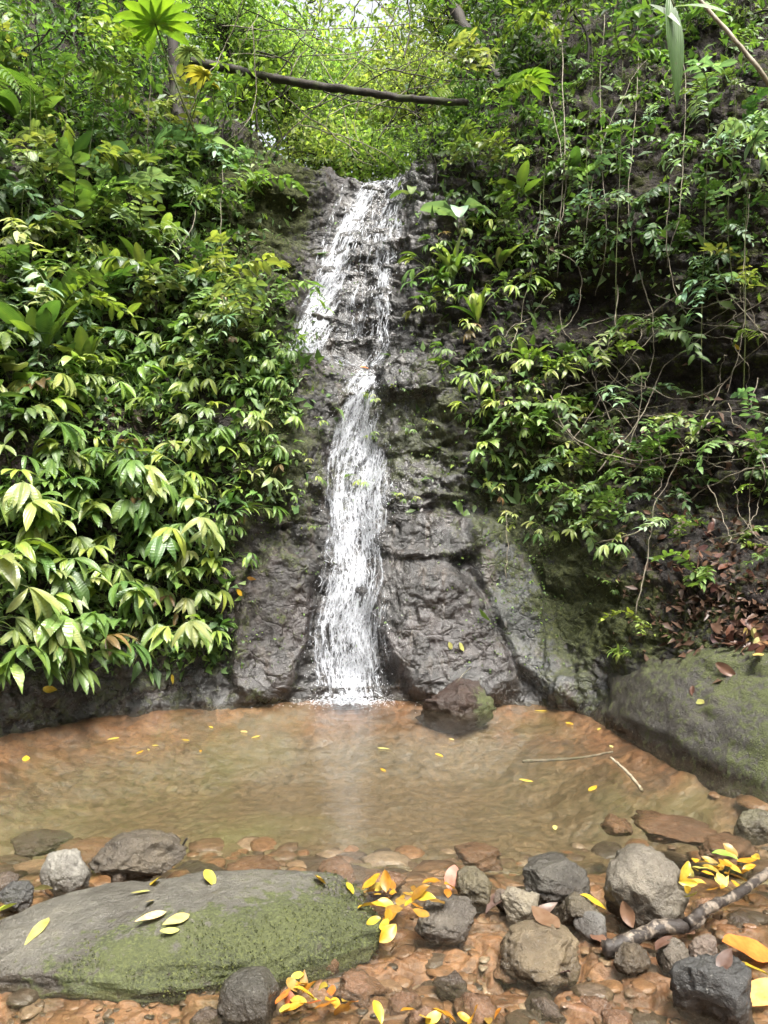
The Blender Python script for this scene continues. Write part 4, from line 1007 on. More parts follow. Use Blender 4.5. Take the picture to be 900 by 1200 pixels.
for k, (px, py, kd, n, sz, pal, lb, nm) in enumerate([
    (65, 380, PADDLE, 7, .9, MID + LIME, 'broad paddle-leaved plant below the ribbed rosette at the left edge', 'paddle_leaved_plant'),
    (15, 470, HEART, 6, .8, LIME, 'pale drooping wide-leaved plant halfway up the left edge', 'heart_leaved_plant'),
    (100, 440, PADDLE, 6, .7, LIME, 'upright paddle leaves above the bare soil patch on the left bank', 'paddle_leaved_plant'),
    (190, 290, PADDLE, 7, .6, LIME, 'crowded lime paddle leaves right of the arching strap leaves', 'paddle_leaved_plant'),
    (60, 285, HEART, 6, .6, BLUE, 'pale heart leaves left of the bluish heart-leaved plant', 'heart_leaved_plant'),
    (25, 330, STRAP, 8, .9, MID, 'long strap leaves spilling over the left edge', 'strap_leaved_plant'),
    (250, 150, PADDLE, 5, .6, MID + LIME, 'green paddle leaves under the left end of the fallen log', 'paddle_leaved_plant'),
    (30, 160, PADDLE, 7, .9, MID, 'green paddle-leaved plant behind the palm frond', 'paddle_leaved_plant'),
    (560, 380, STRAP, 9, .7, LIME, 'lime strap leaves hanging left of the ledge rosette', 'strap_leaved_plant'),
    (585, 320, PADDLE, 6, .6, LIME, 'lime paddle leaves below the tall hanging sprays', 'paddle_leaved_plant'),
    (690, 440, PADDLE, 5, .45, BLUE, 'pale plant at the left side of the vine tangle', 'paddle_leaved_plant'),
    (640, 560, HEART, 5, .4, LIME, 'lime heart-leaved plant above the grey slab', 'heart_leaved_plant')]):
    big_plant(px, py, kd, n, sz, pal, lb, nm)

# ------------------------------------------------------------------ leaf clouds: undergrowth, crowns
def leaf_cloud(P, D, L, W, seed, up=0.6, jitr=0.7):
    """one two-quad folded leaf per point: P base, D rough axis"""
    r_ = np.random.default_rng(seed); n = len(P)
    A = D + r_.normal(0, jitr, (n, 3)); A /= np.linalg.norm(A, axis=1)[:, None] + 1e-9
    U = np.array([0, 0, up]) + r_.normal(0, 0.5, (n, 3)) + 0.5 * D
    S = np.cross(U, A); S /= np.linalg.norm(S, axis=1)[:, None] + 1e-9
    Nn = np.cross(A, S)
    L = np.broadcast_to(L, n)[:, None] * r_.uniform(0.6, 1.25, (n, 1)); W = L * W * r_.uniform(0.8, 1.2, (n, 1)) / 2
    mid = P + A * L * 0.42; tip = P + A * L - Nn * L * r_.uniform(0.02, 0.35, (n, 1))
    V = np.stack([P, mid + S * W + Nn * W * 0.35, mid, mid - S * W + Nn * W * 0.35, tip], 1).reshape(-1, 3)
    b = np.arange(n)[:, None] * 5
    F = np.concatenate([b + np.array([[0, 2, 4, 1]])[:, ::-1], b + np.array([[0, 3, 4, 2]])[:, ::-1]])
    t = np.repeat(r_.random(n), 5)
    return V, F, t
def dens(PX, PY):
    d = 0.9 * sstep(330, 230, PX) * sstep(790, 740, PY) + 0.03
    d = np.maximum(d, 0.9 * sstep(210, 120, PY) * np.where(PX > 560, 0.5, 1))
    d = np.maximum(d, 0.32 * sstep(480, 560, PX) * sstep(420, 320, PY))
    d = np.maximum(d, 0.75 * np.exp(-((PX - 315) / 45) ** 2 - ((PY - 470) / 110) ** 2))
    d = np.maximum(d, 0.45 * np.exp(-((PX - 600) / 55) ** 2 - ((PY - 540) / 110) ** 2))
    d = d * (1 - 0.95 * np.exp(-((PX - 425) / 80) ** 2) * (PY > 190))
    d = d * (1 - 0.85 * np.exp(-((PX - 150) / 55) ** 2 - ((PY - 505) / 28) ** 2))
    d = d * (1 - 0.9 * np.exp(-((PX - 700) / 70) ** 2 - ((PY - 350) / 35) ** 2)) * (1 - 0.8 * np.exp(-((PX - 820) / 90) ** 2 - ((PY - 430) / 40) ** 2))
    d = d * np.where((PY > 600) & (PX > 270), 0.04, 1)
    return d
TVf = TV.reshape(-1, 3)
PXa = 450 + FPX * TVf[:, 0] / np.maximum(TVf[:, 1], .5); PYa = 600 - FPX * (TVf[:, 2] - CAM_H) / np.maximum(TVf[:, 1], .5)
okv = (PXa > -160) & (PXa < 1060) & (PYa > -120) & (TVf[:, 1] > 2) & (TVf[:, 2] > 0.25) & (TVf[:, 1] < 17)
clump = 0.5 + 0.9 * fbm(TVf * 1.6, 3, 201)
w_ = np.where(okv, dens(PXa, PYa) * np.clip(clump, 0.02, 1.2), 0) * (TVf[:, 1] ** 1.0)
w_ /= w_.sum()
def under(count, L, W, seed, name, m, wt, label, c):
    r_ = np.random.default_rng(seed)
    idx = r_.choice(len(TVf), count, p=wt)
    P = TVf[idx] + r_.normal(0, 0.03, (count, 3)) + TN[idx] * r_.uniform(0, 0.10, (count, 1))
    Nn = TN[idx] * np.sign((TN[idx] * (np.array([0, 0, CAM_H + 4]) - TVf[idx])).sum(1))[:, None]
    V, F, t = leaf_cloud(P, Nn * 0.9 + np.array([0, -0.2, -0.25]), L, W, seed)
    me = mesh_np(name, V, [F], {'tint': t}); me.materials.append(m)
    o = ob(name, me, color=c); tag(o, label, 'undergrowth', None, 'stuff'); return o
under(42000, 0.085, 0.42, 31, 'undergrowth', M_small, w_, 'mixed green undergrowth leaves covering both banks', (0.115, 0.185, 0.055))
under(17000, 0.15, 0.38, 32, 'undergrowth', M_small, w_, 'larger dark undergrowth leaves among the plants of both banks', (0.075, 0.135, 0.045))
w2 = np.where(okv, (np.exp(-((PXa - 315) / 50) ** 2 - ((PYa - 500) / 150) ** 2) + 0.7 * np.exp(-((PXa - 610) / 60) ** 2 - ((PYa - 620) / 110) ** 2) + 0.6 * np.exp(-((PXa - 270) / 60) ** 2 - ((PYa - 290) / 60) ** 2)
     + 0.5 * np.exp(-((PXa - 490) / 40) ** 2 - ((PYa - 500) / 70) ** 2) + 0.3 * np.exp(-((PXa - 240) / 70) ** 2 - ((PYa - 750) / 40) ** 2) + .02) * np.clip(clump, 0.0, 1.2) ** 2, 0); w2 /= w2.sum()
under(14000, 0.026, 0.55, 33, 'ground_cover', M_small, w2, 'tiny creeping leaves on the mossy rock', (0.085, 0.15, 0.035))

# dead leaf litter caught on the right bank
def litter_w():
    d = np.exp(-((PXa - 850) / 90) ** 2 - ((PYa - 690) / 70) ** 2) + 0.6 * np.exp(-((PXa - 800) / 110) ** 2 - ((PYa - 540) / 60) ** 2) + 0.4 * np.exp(-((PXa - 600) / 30) ** 2 - ((PYa - 470) / 25) ** 2) + 0.2 * np.exp(-((PXa - 700) / 60) ** 2 - ((PYa - 270) / 50) ** 2) + 0.3 * np.exp(-((PXa - 150) / 60) ** 2 - ((PYa - 500) / 30) ** 2)
    w = np.where(okv, d, 0); return w / w.sum()
lw = litter_w()
under(2600, 0.085, 0.4, 35, 'leaf_litter', M_dead, lw, 'brown dead leaf litter caught on the right bank', (0.075, 0.045, 0.03))

def crown_meshes(i, rad, nb, nl, L, W=0.42, h=3.0, trunk_r=0.07):
    r_ = np.random.default_rng(700 + i); tr = MB()
    top = np.array([r_.normal(0, .2), r_.normal(0, .2), h])
    P = catmull([(0, 0, -0.4), (r_.normal(0, .1), r_.normal(0, .1), h * .4), top * np.array([1, 1, 0.8]), top], 14)
    add_tube(tr, P, np.linspace(trunk_r, trunk_r * 0.3, 14), 7, 0.06)
    pts, dirs = [], []
    for b in range(nb):
        d = r_.normal(size=3); d /= np.linalg.norm(d); d[2] = d[2] * 0.8
        rr = rad * np.array([1, 1, 0.75]) * r_.uniform(0.45, 1.0)
        e = top + d * rr
        s = P[r_.integers(6, 13)]
        bp = catmull([s, (s + e) / 2 + r_.normal(0, .1 * rad, 3), e], 8); add_tube(tr, bp, np.linspace(trunk_r * .3, 0.006, 8), 4)
        cl = r_.uniform(0.12, 0.3) * rad
        q = e + r_.normal(0, 1, (nl, 3)) * cl * np.array([1, 1, .55]); pts.append(q); dirs.append((q - e) / (cl + 1e-6) * .6 + np.array([0, 0, -0.35]))
        q = bp[r_.integers(3, 8, nl // 3)] + r_.normal(0, .06 * rad, (nl // 3, 3)); pts.append(q); dirs.append(r_.normal(0, .6, (nl // 3, 3)) + np.array([0, 0, -.3]))
    V, F, t = leaf_cloud(np.concatenate(pts), np.concatenate(dirs), L, W, 800 + i)
    me = mesh_np('crown', V, [F], {'tint': t}); me.materials.append(M_back)
    return me, tr.mesh('trunk', M_bark)
TREES = [crown_meshes(i, r_, nb, nl, L, .42, h, t) for i, (r_, nb, nl, L, h, t) in enumerate([(1.9, 80, 34, .17, 3.4, .05), (1.5, 66, 32, .14, 2.6, .04), (2.2, 84, 34, .19, 4.2, .06), (1.2, 60, 30, .12, 1.7, .03)])]
SHRUBS = [crown_meshes(20 + i, r_, nb, nl, L, .4, h, .015) for i, (r_, nb, nl, L, h) in enumerate([(.55, 26, 16, .085, .55), (.45, 22, 16, .07, .7), (.6, 24, 12, .12, .8), (.5, 30, 20, .06, .5)])]
def ground_z(x, y):
    h = Tbvh.ray_cast(Vector((x, y, 60)), Vector((0, 0, -1))); return h[0].z if h[0] is not None else 0
items = []
for (px, Y, v, s_, c) in [(300, 12.0, 3, .9, 0), (360, 13.5, 1, .9, 1), (420, 12.6, 3, .85, 0), (470, 14.0, 1, 1.0, 2), (520, 12.4, 3, 1.0, 1), (575, 13.2, 1, 1.0, 0), (330, 16, 0, .95, 2), (400, 17.5, 2, .85, 0), (455, 16.5, 0, .9, 1), (510, 17.0, 0, 1.0, 2),
                          (250, 14.5, 0, 1.0, 1), (560, 16.5, 2, 1.0, 0), (200, 12.5, 1, 1.0, 2), (620, 13.5, 0, 1.0, 1), (270, 11, 3, .8, 0), (490, 11.0, 3, .7, 2), (300, 11.6, 3, .75, 2), (335, 12.2, 3, .8, 0), (385, 12.2, 3, .8, 2), (440, 12.8, 3, .85, 0), (480, 13, 1, .9, 2), (150, 12.5, 0, 1., 0), (690, 12.5, 1, 1.0, 2)]:
    x = (px - 450) * Y / FPX; z = ground_z(x, Y)
    o = empty('tree', (x, Y, z), (0, 0, random.uniform(0, 6)), s_); tag(o, 'x', 'tree', 'trees up the valley behind the fall')
    cm, tm = TREES[v]; ob('trunk', tm, o); ob('crown', cm, o, color=jit([(0.19, .27, .085), (.14, .22, .075), (.23, .3, .11)][c], .1))
    items.append((o, px, -Y * 10, ['mid green', 'darker green', 'yellowish green'][c] + ' small-leaved tree'))
rank_labels(items, 'the valley behind the fall', 6)
items = []
for px, py in scatter([(-10, -10), (250, -10), (290, 100), (280, 185), (200, 170), (100, 180), (-10, 120)], 50, 12, 40):
    h = hit(px, py)
    if h is None: continue
    pal = random.choice([MID, MID, LIME, DEEP]); c = jit(random.choice(pal))
    o = empty('shrub', h[0], (0, 0, random.uniform(0, 6)), random.uniform(.8, 1.3)); tag(o, 'x', 'shrub', 'shrubs on the left slope')
    cm, tm = random.choice(SHRUBS); ob('stem', tm, o); ob('foliage', cm, o, color=c); items.append((o, px, py, {id(MID): 'mid green', id(DEEP): 'dark green', id(LIME): 'bright lime'}[id(pal)] + ' leafy shrub'))
rank_labels(items, 'the left slope', 9)
items = []
for px, py in scatter([(530, 180), (560, 100), (600, -10), (910, -10), (910, 60), (760, 70), (640, 110), (560, 190), (500, 215)], 52, 13, 40):
    h = hit(px, py)
    if h is None: continue
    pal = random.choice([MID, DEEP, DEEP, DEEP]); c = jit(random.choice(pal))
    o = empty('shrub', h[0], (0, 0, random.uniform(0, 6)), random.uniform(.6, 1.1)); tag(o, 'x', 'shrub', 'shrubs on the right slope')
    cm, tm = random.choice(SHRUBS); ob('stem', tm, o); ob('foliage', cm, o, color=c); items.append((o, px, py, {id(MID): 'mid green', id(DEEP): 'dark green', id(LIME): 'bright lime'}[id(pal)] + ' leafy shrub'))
rank_labels(items, 'the right slope', 9)

# ------------------------------------------------------------------ fallen trunk, leaning stems, vines
def at(px, py, Y): return ((px - 450) * Y / FPX, Y, CAM_H + (600 - py) * Y / FPX)
def wall(px, py, off):
    h = hit(px, py, [Tbvh]); 
    if h is None or h[2] > 14: return at(px, py, 9.0)
    d = h[0] + Vector((0, -1, 0.15)).normalized() * off
    return tuple(d)
def pipe(name, pts, r0, r1, m, label, cat, sides=7, n=None, jitter=0.05, group=None):
    P = catmull(pts, n or max(10, len(pts) * 8)); k = len(P)
    if name == 'vine': P = P + .035 * np.stack([fbm(np.stack([np.linspace(0, k * .16, k), np.full(k, j * 7.), np.full(k, P[0, 0] * 9)], 1), 3, j + 40) for j in range(3)], 1)
    P = P + 0.4 * np.mean([r0, r1]) * np.stack([fbm(np.stack([np.linspace(0, k * .35, k), np.full(k, j * 9.), np.full(k, len(label) * 1.)], 1), 2, j) for j in range(3)], 1)
    mb = MB(); add_tube(mb, P - P[0], np.linspace(r0, r1, k), sides, jitter)
    o = ob(name, mb.mesh(name, m), None, P[0]); tag(o, label, cat, group); return o
log = pipe('fallen_log', [at(225, 72, 9.3), at(285, 84, 9.1), at(350, 97, 8.8), at(420, 107, 8.4), at(490, 117, 8.0), at(548, 120, 7.7)], .055, .032, M_bark, 'dark mossy fallen trunk lying across the gap above the waterfall', 'log', 9, 60, .09)
pipe('leaning_tree', [at(585, 95, 9.6), at(560, 60, 9.7), at(535, 15, 9.9), at(500, -60, 10.2)], .09, .07, M_bark, 'dark leaning trunk at the top above the right end of the fallen trunk', 'tree')
pipe('slim_tree', [at(210, 150, 8.8), at(206, 100, 8.9), at(203, 50, 8.9), at(190, -40, 9.0)], .085, .06, M_bark, 'dark upright slim trunk beside the left end of the fallen trunk', 'tree')
pipe('bamboo_stem', [at(975, 230, 5.4), at(905, 105, 5.0), at(872, 60, 5.0), at(820, 0, 5.1), at(780, -50, 5.2)], .016, .012, M_pale, 'pale leaning cane stem in the top right corner', 'stem', 8, 40, .03)
vines = []
def vine(pts, r, label, m=None, name='vine'):
    o = pipe(name, pts, r * .8, r * .5, m or M_vine, label, 'vine', 5, max(16, len(pts) * 10), .03, 'vines and thin stems'); vines.append(o); return o
for i, (Y, r, pl, lb) in enumerate([
    (9.0, .008, [(295, 30), (300, 110), (285, 150), (262, 168)], 'pale thin vine hanging left of the fallen trunk and curling at its end'),
    (9.3, .012, [(345, 60), (300, 130), (330, 190), (345, 200)], 'dark bent branch below the middle of the fallen trunk'),
    (9.4, .010, [(300, 190), (345, 150), (400, 95), (450, 40), (470, 0)], 'thin branch rising to the right across the fallen trunk'),
    (9.2, .010, [(420, 180), (380, 150), (340, 120), (310, 95)], 'thin branch falling to the right below the fallen trunk'),
    (9.4, .009, [(260, 30), (330, 35), (400, 34), (480, 28)], 'level thin branch above the fallen trunk'),
    (9.2, .012, [(300, 60), (340, 75), (330, 110), (315, 125), (330, 160), (310, 200)], 'S-shaped dark stem near the left of the gap'),
    (9.6, .009, [(430, 130), (480, 105), (520, 95), (560, 92)], 'thin twig arching over the right end of the fallen trunk'),
    (9.1, .009, [(350, 145), (400, 160), (450, 180), (470, 200)], 'long thin twig sagging towards the lip of the fall'),
    (9.5, .008, [(270, 62), (350, 66), (430, 60), (470, 52)], 'straight thin twig just above the fallen trunk'),
    (9.0, .007, [(440, 190), (425, 170), (415, 150), (420, 120)], 'short pale twig standing above the lip of the fall'),
    (8.6, .010, [(218, 150), (235, 100), (262, 60), (285, 0)], 'pale slanting sapling stem at the left end of the fallen trunk'),
    (8.4, .006, [(172, 190), (174, 140), (177, 80), (178, 30)], 'slim upright stalk under the lime fan palm leaf'),
    (8.8, .011, [(478, 230), (500, 190), (540, 165), (575, 120)], 'dark root running up the right side of the lip')]):
    vine([at(x, y, Y - .3 + 0.1 * math.sin(k * 2 + i)) for k, (x, y) in enumerate(pl)], r, lb, M_bark if 'dark' in lb else None)
for i, (r, off, pl, lb) in enumerate([
    (.0075, .3, [(655, -20), (652, 90), (655, 200), (650, 330)], 'long pale vine hanging straight down from the top right of centre'),
    (.006, .25, [(638, 130), (650, 180), (660, 240), (645, 290)], 'bent pale root crossing the straight hanging vine'),
    (.0055, .3, [(700, 40), (698, 120), (703, 220), (700, 300), (690, 360)], 'thin vine hanging between the pale oval leaf and the big strap leaf'),
    (.006, .3, [(740, -20), (742, 100), (728, 240), (735, 350)], 'long thin vine below the big hanging strap leaf'),
    (.005, .3, [(790, 30), (795, 140), (782, 260), (770, 330)], 'thin vine hanging in the dark upper right, beside the cane'),
    (.007, .25, [(720, 340), (715, 400), (740, 450), (735, 520), (700, 540), (640, 500)], 'pale looping vine in the middle of the right tangle'),
    (.007, .28, [(860, 330), (800, 350), (750, 380), (700, 420), (690, 460), (712, 520)], 'pale vine sweeping down left through the right tangle'),
    (.006, .3, [(690, 560), (740, 500), (770, 440), (820, 400), (890, 360)], 'pale stem slanting up to the right edge through the tangle'),
    (.007, .3, [(800, 520), (830, 470), (860, 430), (905, 395)], 'stem rising to the right edge above the leaf litter'),
    (.006, .26, [(740, 330), (760, 380), (755, 440), (735, 470), (705, 440), (710, 400)], 'small closed loop of vine in the right tangle'),
    (.006, .25, [(690, 400), (720, 440), (760, 470), (800, 475), (840, 455)], 'sagging vine under the dark hollow at right'),
    (.006, .3, [(655, 540), (700, 470), (730, 430), (760, 400)], 'straight slanting stem left of the looping vine'),
    (.0065, .3, [(640, 470), (660, 520), (720, 545), (800, 535), (870, 520)], 'low vine running level above the leaf litter'),
    (.006, .25, [(735, 720), (745, 660), (760, 600), (790, 540)], 'thin stem rising from the rock shelf with leaf litter'),
    (.008, .15, [(690, 640), (740, 625), (800, 590), (850, 560), (905, 550)], 'thick pale root lying along the right bank'),
    (.005, .2, [(595, 420), (610, 370), (622, 310), (630, 240)], 'very thin upright stem right of the lime rosette'),
    (.005, .2, [(680, 300), (688, 240), (700, 180), (740, 100), (790, 40)], 'thin stem leaning right across the dark slope'),
    (.005, .15, [(592, 680), (592, 640), (590, 600)], 'short thin root hanging over the grey slab'),
    (.006, .3, [(640, 300), (670, 330), (668, 380), (640, 400)], 'curled vine under the dark overhang'),
    (.006, .3, [(820, 300), (835, 360), (880, 400), (905, 460)], 'thin vine drooping to the right edge'),
    (.005, .3, [(860, 250), (855, 330), (862, 400), (840, 470)], 'wispy vine hanging at the far right of the tangle'),
    (.006, .3, [(770, 240), (775, 310), (800, 380), (850, 400)], 'vine sagging from the dark slope to the right tangle'),
    (.006, .3, [(455, 75), (480, 60), (530, 130), (560, 190), (590, 180)], 'dangling vine by the right end of the fallen trunk'),
    (.006, .3, [(265, 200), (262, 280), (270, 330)], 'thin root hanging over the mossy ledge left of the fall'),
    (.006, .2, [(212, 215), (235, 240), (225, 290), (180, 330)], 'pale root winding down the left slope below the heart leaves')]):
    vine([wall(x, y, off * (0.7 + 0.3 * math.sin(k * 1.7 + i))) for k, (x, y) in enumerate(pl)], r, lb)
r_ = random.Random(77)
items = []
for i in range(34):
    x, y = r_.uniform(640, 900), r_.uniform(330, 580); a = r_.uniform(-0.9, 2.6); l = r_.uniform(70, 190)
    pl = [(x, y)]
    for k in range(4):
        a += r_.uniform(-.7, .7); x += math.cos(a) * l / 4; y += math.sin(a) * l / 4 * .8; pl.append((x, y))
    pl = [(x, min(y, 640)) for x, y in pl]
    o = vine([wall(x, y, r_.uniform(.1, .4)) for x, y in pl], r_.uniform(.0028, .005), 'x'); items.append((o, pl[0][0], pl[0][1], 'thin bare twiggy vine'))
rank_labels(items, 'the right tangle', 7)
items = []
for i in range(32):
    x, y = r_.uniform(270, 540), r_.uniform(-10, 170); a = r_.uniform(-1.2, 1.2); l = r_.uniform(80, 220); Y = r_.uniform(8.4, 9.8); pl = [(x, y)]
    for k in range(4):
        a += r_.uniform(-.45, .45); x += math.cos(a) * l / 4; y += math.sin(a) * l / 4; pl.append((x, min(y, 195)))
    o = vine([at(x, y, Y + r_.uniform(-.2, .2)) for x, y in pl], r_.uniform(.006, .012) if i % 2 else r_.uniform(.004, .008), 'x', M_bark if i % 2 else None); items.append((o, pl[0][0], pl[0][1], ('dark' if i % 2 else 'pale') + ' thin branch'))
rank_labels(items, 'the gap above the fall', 7)

# fan palm leaves, palm frond and hanging strap leaves
def fan_palm(name, px, py, Y, size, colr, label, droop, tilt):
    mb = MB()
    for j in range(13):
        ya = (j / 12 - .5) * R(290)
        V, F = blade(0.42 * (1 - .12 * abs(j / 12 - .5)), 0.115, droop, .35, 8, 'strap', .12, 0)
        mb.add(xf(V, rotm(0, 0, ya)), F, 0.4 + .2 * (j % 3))
    o = empty(name, at(px, py, Y), (R(tilt), R(-10), R(-95)), size); tag(o, label, 'palm', 'fan palms at upper left')
    ob('leaf_blade', mb.mesh('fan_blade', M_leaf), o, color=colr)
    st = MB(); add_tube(st, [(0, 0, 0), (-.12, 0, -.35), (-.15, .05, -1.1)], [.008, .01, .012], 5); ob('stalk', st.mesh('palm_stalk', M_stem), o)
fan_palm('fan_palm', 182, 28, 7.6, 1.05, (0.16, 0.26, 0.035), 'bright lime fan palm leaf at the top left', .5, 18)
fan_palm('fan_palm', 126, 80, 7.6, .5, (.22, .27, .17), 'small pale drooping fan palm leaf left of the lime one', 1.2, 0)
fan_palm('fan_palm', 222, 60, 8.2, .5, (.16, .2, .13), 'small grey green fan palm leaf right of the lime one', 1.2, 5)
fan_palm('fan_palm', 240, 88, 8.0, .6, (.3, .26, .06), 'yellowing fan palm leaf in front of the fallen trunk', 1.0, -20)
fan_palm('fan_palm', 618, 95, 8.0, .75, (.13, .22, .035), 'lime fan palm leaf right of the fallen trunk', .9, 10)
def frond(px, py, Y, L, yaw, colr, label, droop, n=26, sc=1.0, lift=.5):
    mb, st = MB(), MB(); s_ = np.linspace(0, 1, n); th = lift - droop * s_
    x = np.concatenate([[0], np.cumsum(np.cos(th))[:-1]]) * L / n; z = np.concatenate([[0], np.cumsum(np.sin(th))[:-1]]) * L / n
    P = np.stack([x, 0 * x, z], 1); add_tube(st, P, np.linspace(.008, .002, n), 5)
    for j in range(2, n):
        for sd_ in (-1, 1):
            l = L * .34 * math.sin(math.pi * (.12 + .85 * s_[j])) + .02
            V, F = blade(l, l * .09 + .008, .8, .3, 5, 'lance', .1); mb.add(xf(V, rotm(0, th[j] * -0.4, sd_ * R(62 - 25 * s_[j])), P[j]), F, .3 + .4 * random.random())
    o = empty('palm_frond', at(px, py, Y), (0, 0, yaw), sc); tag(o, label, 'palm frond')
    ob('midrib', st.mesh('midrib', M_stem), o); ob('leaflets', mb.mesh('leaflets', M_leaf), o, color=colr)
frond(-45, 110, 5.2, .9, R(-35), (.085, .15, .03), 'feathery palm frond drooping in at the upper left edge', 1.7)
frond(545, 130, 8.8, 1.0, R(-120), (.12, .16, .06), 'wispy palm frond drooping beside the right end of the fallen trunk', 1.9)
frond(520, 60, 9.8, 1.1, R(-70), (.03, .06, .02), 'dark hanging palm frond in the gap over the fall', 2.2)
def hanging(px, py, Y, L, W, ang, colr, label, droop=.3):
    mb = MB(); V, F = blade(L, W, droop, .3, 12, 'lance', 0, .3); mb.add(xf(V, rotm(.3, ang, R(-60))), F, .5)
    st = MB(); add_tube(st, catmull([(0, 0, 0), (-.03, .03, .18), (.02, .1, .5), (.1, .15, 1.0)], 12), .006, 5)
    o = empty('hanging_leaf', at(px, py, Y)); tag(o, label, 'leaf'); ob('leaf_blade', mb.mesh('hanging_blade', M_leaf), o, color=colr); ob('stalk', st.mesh('stalk', M_stem), o)
hanging(782, -5, 4.6, .68, .12, R(78), (.05, .11, .02), 'long dark green strap leaf hanging from the top at the right')
hanging(790, 8, 4.5, .42, .07, R(25), (.2, .26, .17), 'pale narrow leaf held out sideways beside the hanging strap leaf')
hanging(760, 5, 4.7, .34, .06, R(40), (.22, .27, .2), 'shorter pale narrow leaf beside the hanging strap leaf')
items = []
for (px, py, Y, c) in [(110, 60, 7.4, LIME), (75, 90, 7.2, LIME), (150, 60, 7.9, LIME), (155, 110, 7.6, LIME), (640, 20, 7.0, LIME), (600, 30, 7.4, LIME), (560, 95, 8.2, LIME), (585, 170, 7.6, MID), (600, 190, 7.4, LIME), (590, 120, 7.6, LIME), (30, 40, 6.6, MID), (250, 120, 8.2, MID),
                       (690, 10, 7.0, MID), (520, 15, 8.8, LIME), (730, 70, 6.6, MID), (860, 60, 6.0, MID), (830, 150, 6.2, BLUE), (280, 20, 8.8, LIME), (40, 110, 6.8, DEEP), (880, 180, 6.0, BLUE)]:
    o = empty('sapling', at(px, py, Y), (0, 0, random.uniform(-2.6, -.6)), random.uniform(.8, 1.2)); tag(o, 'x', 'sapling', 'leafy sapling tips')
    c1 = random.choice(c)
    for j in range(3):
        f, s_ = random.choice(SPR); q = ob('stem', s_, o, (0, 0, 0), (random.uniform(-.4, .4), random.uniform(-.5, .4), random.uniform(-1.5, 1.5)), random.uniform(.8, 1.3)); ob('foliage', f, q, color=jit(c1))
    gz = ground_z(o.location.x, o.location.y); hh = min(max((o.location.z - gz) / o.scale[0], .3), 2.2)
    st = MB(); add_tube(st, catmull([(0, 0, 0), (-.04, .02, -hh * .3), (-.02, -.05, -hh * .7), (-.05, 0, -hh)], 14), np.linspace(.0018, .0035, 14), 5); ob('stem', st.mesh('sapling_stem', M_stem), o)
    items.append((o, px, py, {id(LIME): 'bright lime', id(MID): 'mid green', id(DEEP): 'dark green', id(BLUE): 'bluish'}[id(c)] + ' leafy sapling tip'))
rank_labels(items, 'the banks', 7)

# ------------------------------------------------------------------ broken branch, twigs and fallen leaves
def gbranch(pts, r0, r1, m, label, name='broken_branch', cat='branch', jitter=.12):
    return pipe(name, [gp(x, y, z) for x, y, z in pts], r0, r1, m, label, cat, 9, 34, jitter)
def mat_log():
    t = NT('rotting_bark'); n = t.noise(16, 5, .6, vec=t.pos()); n2 = t.noise(70, 4, vec=t.pos())
    c = t.mix(t.ramp(n, [(.5, 0.), (.56, 1.)]), (.02, .015, .012), (.16, .13, .1)); c = t.mix(t.ramp(n2, [(.4, 0.), (.6, .5)]), c, (.02, .015, .012))
    return t.done(t.pbr(c, .6, .4, t.bump(n2, .5, .01)))
M_log = mat_log()
br1 = gbranch([(708, 1112, .03), (735, 1102, .045), (770, 1088, .05), (812, 1082, .045), (826, 1066, .05)], .026, .022, M_log, 'dark broken branch with peeling pale bark between the grey stones')
gbranch([(806, 1082, .06), (830, 1064, .07), (860, 1050, .07), (895, 1026, .08), (930, 1005, .08)], .02, .016, M_log, 'thinner mottled branch end running to the right edge over yellow leaves')
gbranch([(205, 1010, .02), (212, 995, .06), (219, 982, .11)], .006, .004, M_bark, 'short dark twig poking up behind the elongated stone', 'twig', 'twig')
gbranch([(612, 892, -.05), (640, 891, -.04), (680, 888, -.03), (718, 881, -.02)], .010, .006, M_vine, 'thin stick lying in the pool right of centre', 'stick', 'stick')
gbranch([(716, 888, .0), (735, 905, .0), (752, 926, -.01)], .008, .01, M_pale, 'pale stick lying in the pool near the right shore', 'stick', 'stick')
gbranch([(535, 800, .22), (543, 790, .28), (552, 782, .33)], .004, .003, M_vine, 'thin twig leaning on the reddish rock by the fall', 'twig', 'twig')
def dead_mesh(i):
    r_ = random.Random(900 + i); L = r_.uniform(.09, .125)
    V, F = blade(L, L * r_.uniform(.42, .58), r_.uniform(-.7, .9), r_.uniform(.1, .7), 9, r_.choice(['ellipse', 'lance', 'ellipse']), r_.uniform(-.1, .4), r_.uniform(-.9, .9), .12)
    V = V - V.mean(0) * np.array([1, 1, 0]); V[:, 2] -= V[:, 2].min() - 0.001
    mb = MB(); mb.add(V, F, .5); return mb.mesh('fallen_leaf', M_dead)
DEAD = [dead_mesh(i) for i in range(10)]
def flat_mesh(i):
    r_ = random.Random(950 + i); L = .115
    V, F = blade(L, L * r_.uniform(.36, .5), r_.uniform(-.1, .25), .08, 8, r_.choice(['ellipse', 'lance']), 0.05, 0, .05); V[:, 2] -= V[:, 2].min() - .002
    mb = MB(); mb.add(V, F, .5); return mb.mesh('flat_leaf', M_dead)
FLAT = [flat_mesh(i) for i in range(4)]
YEL = [(.4, .29, .025), (.36, .31, .05), (.4, .24, .02)]; PALE = [(.38, .33, .13), (.35, .34, .11)]; ORG = [(.4, .15, .03), (.38, .2, .05)]; BRN = [(.1, .055, .035), (.075, .042, .03), (.13, .075, .045)]
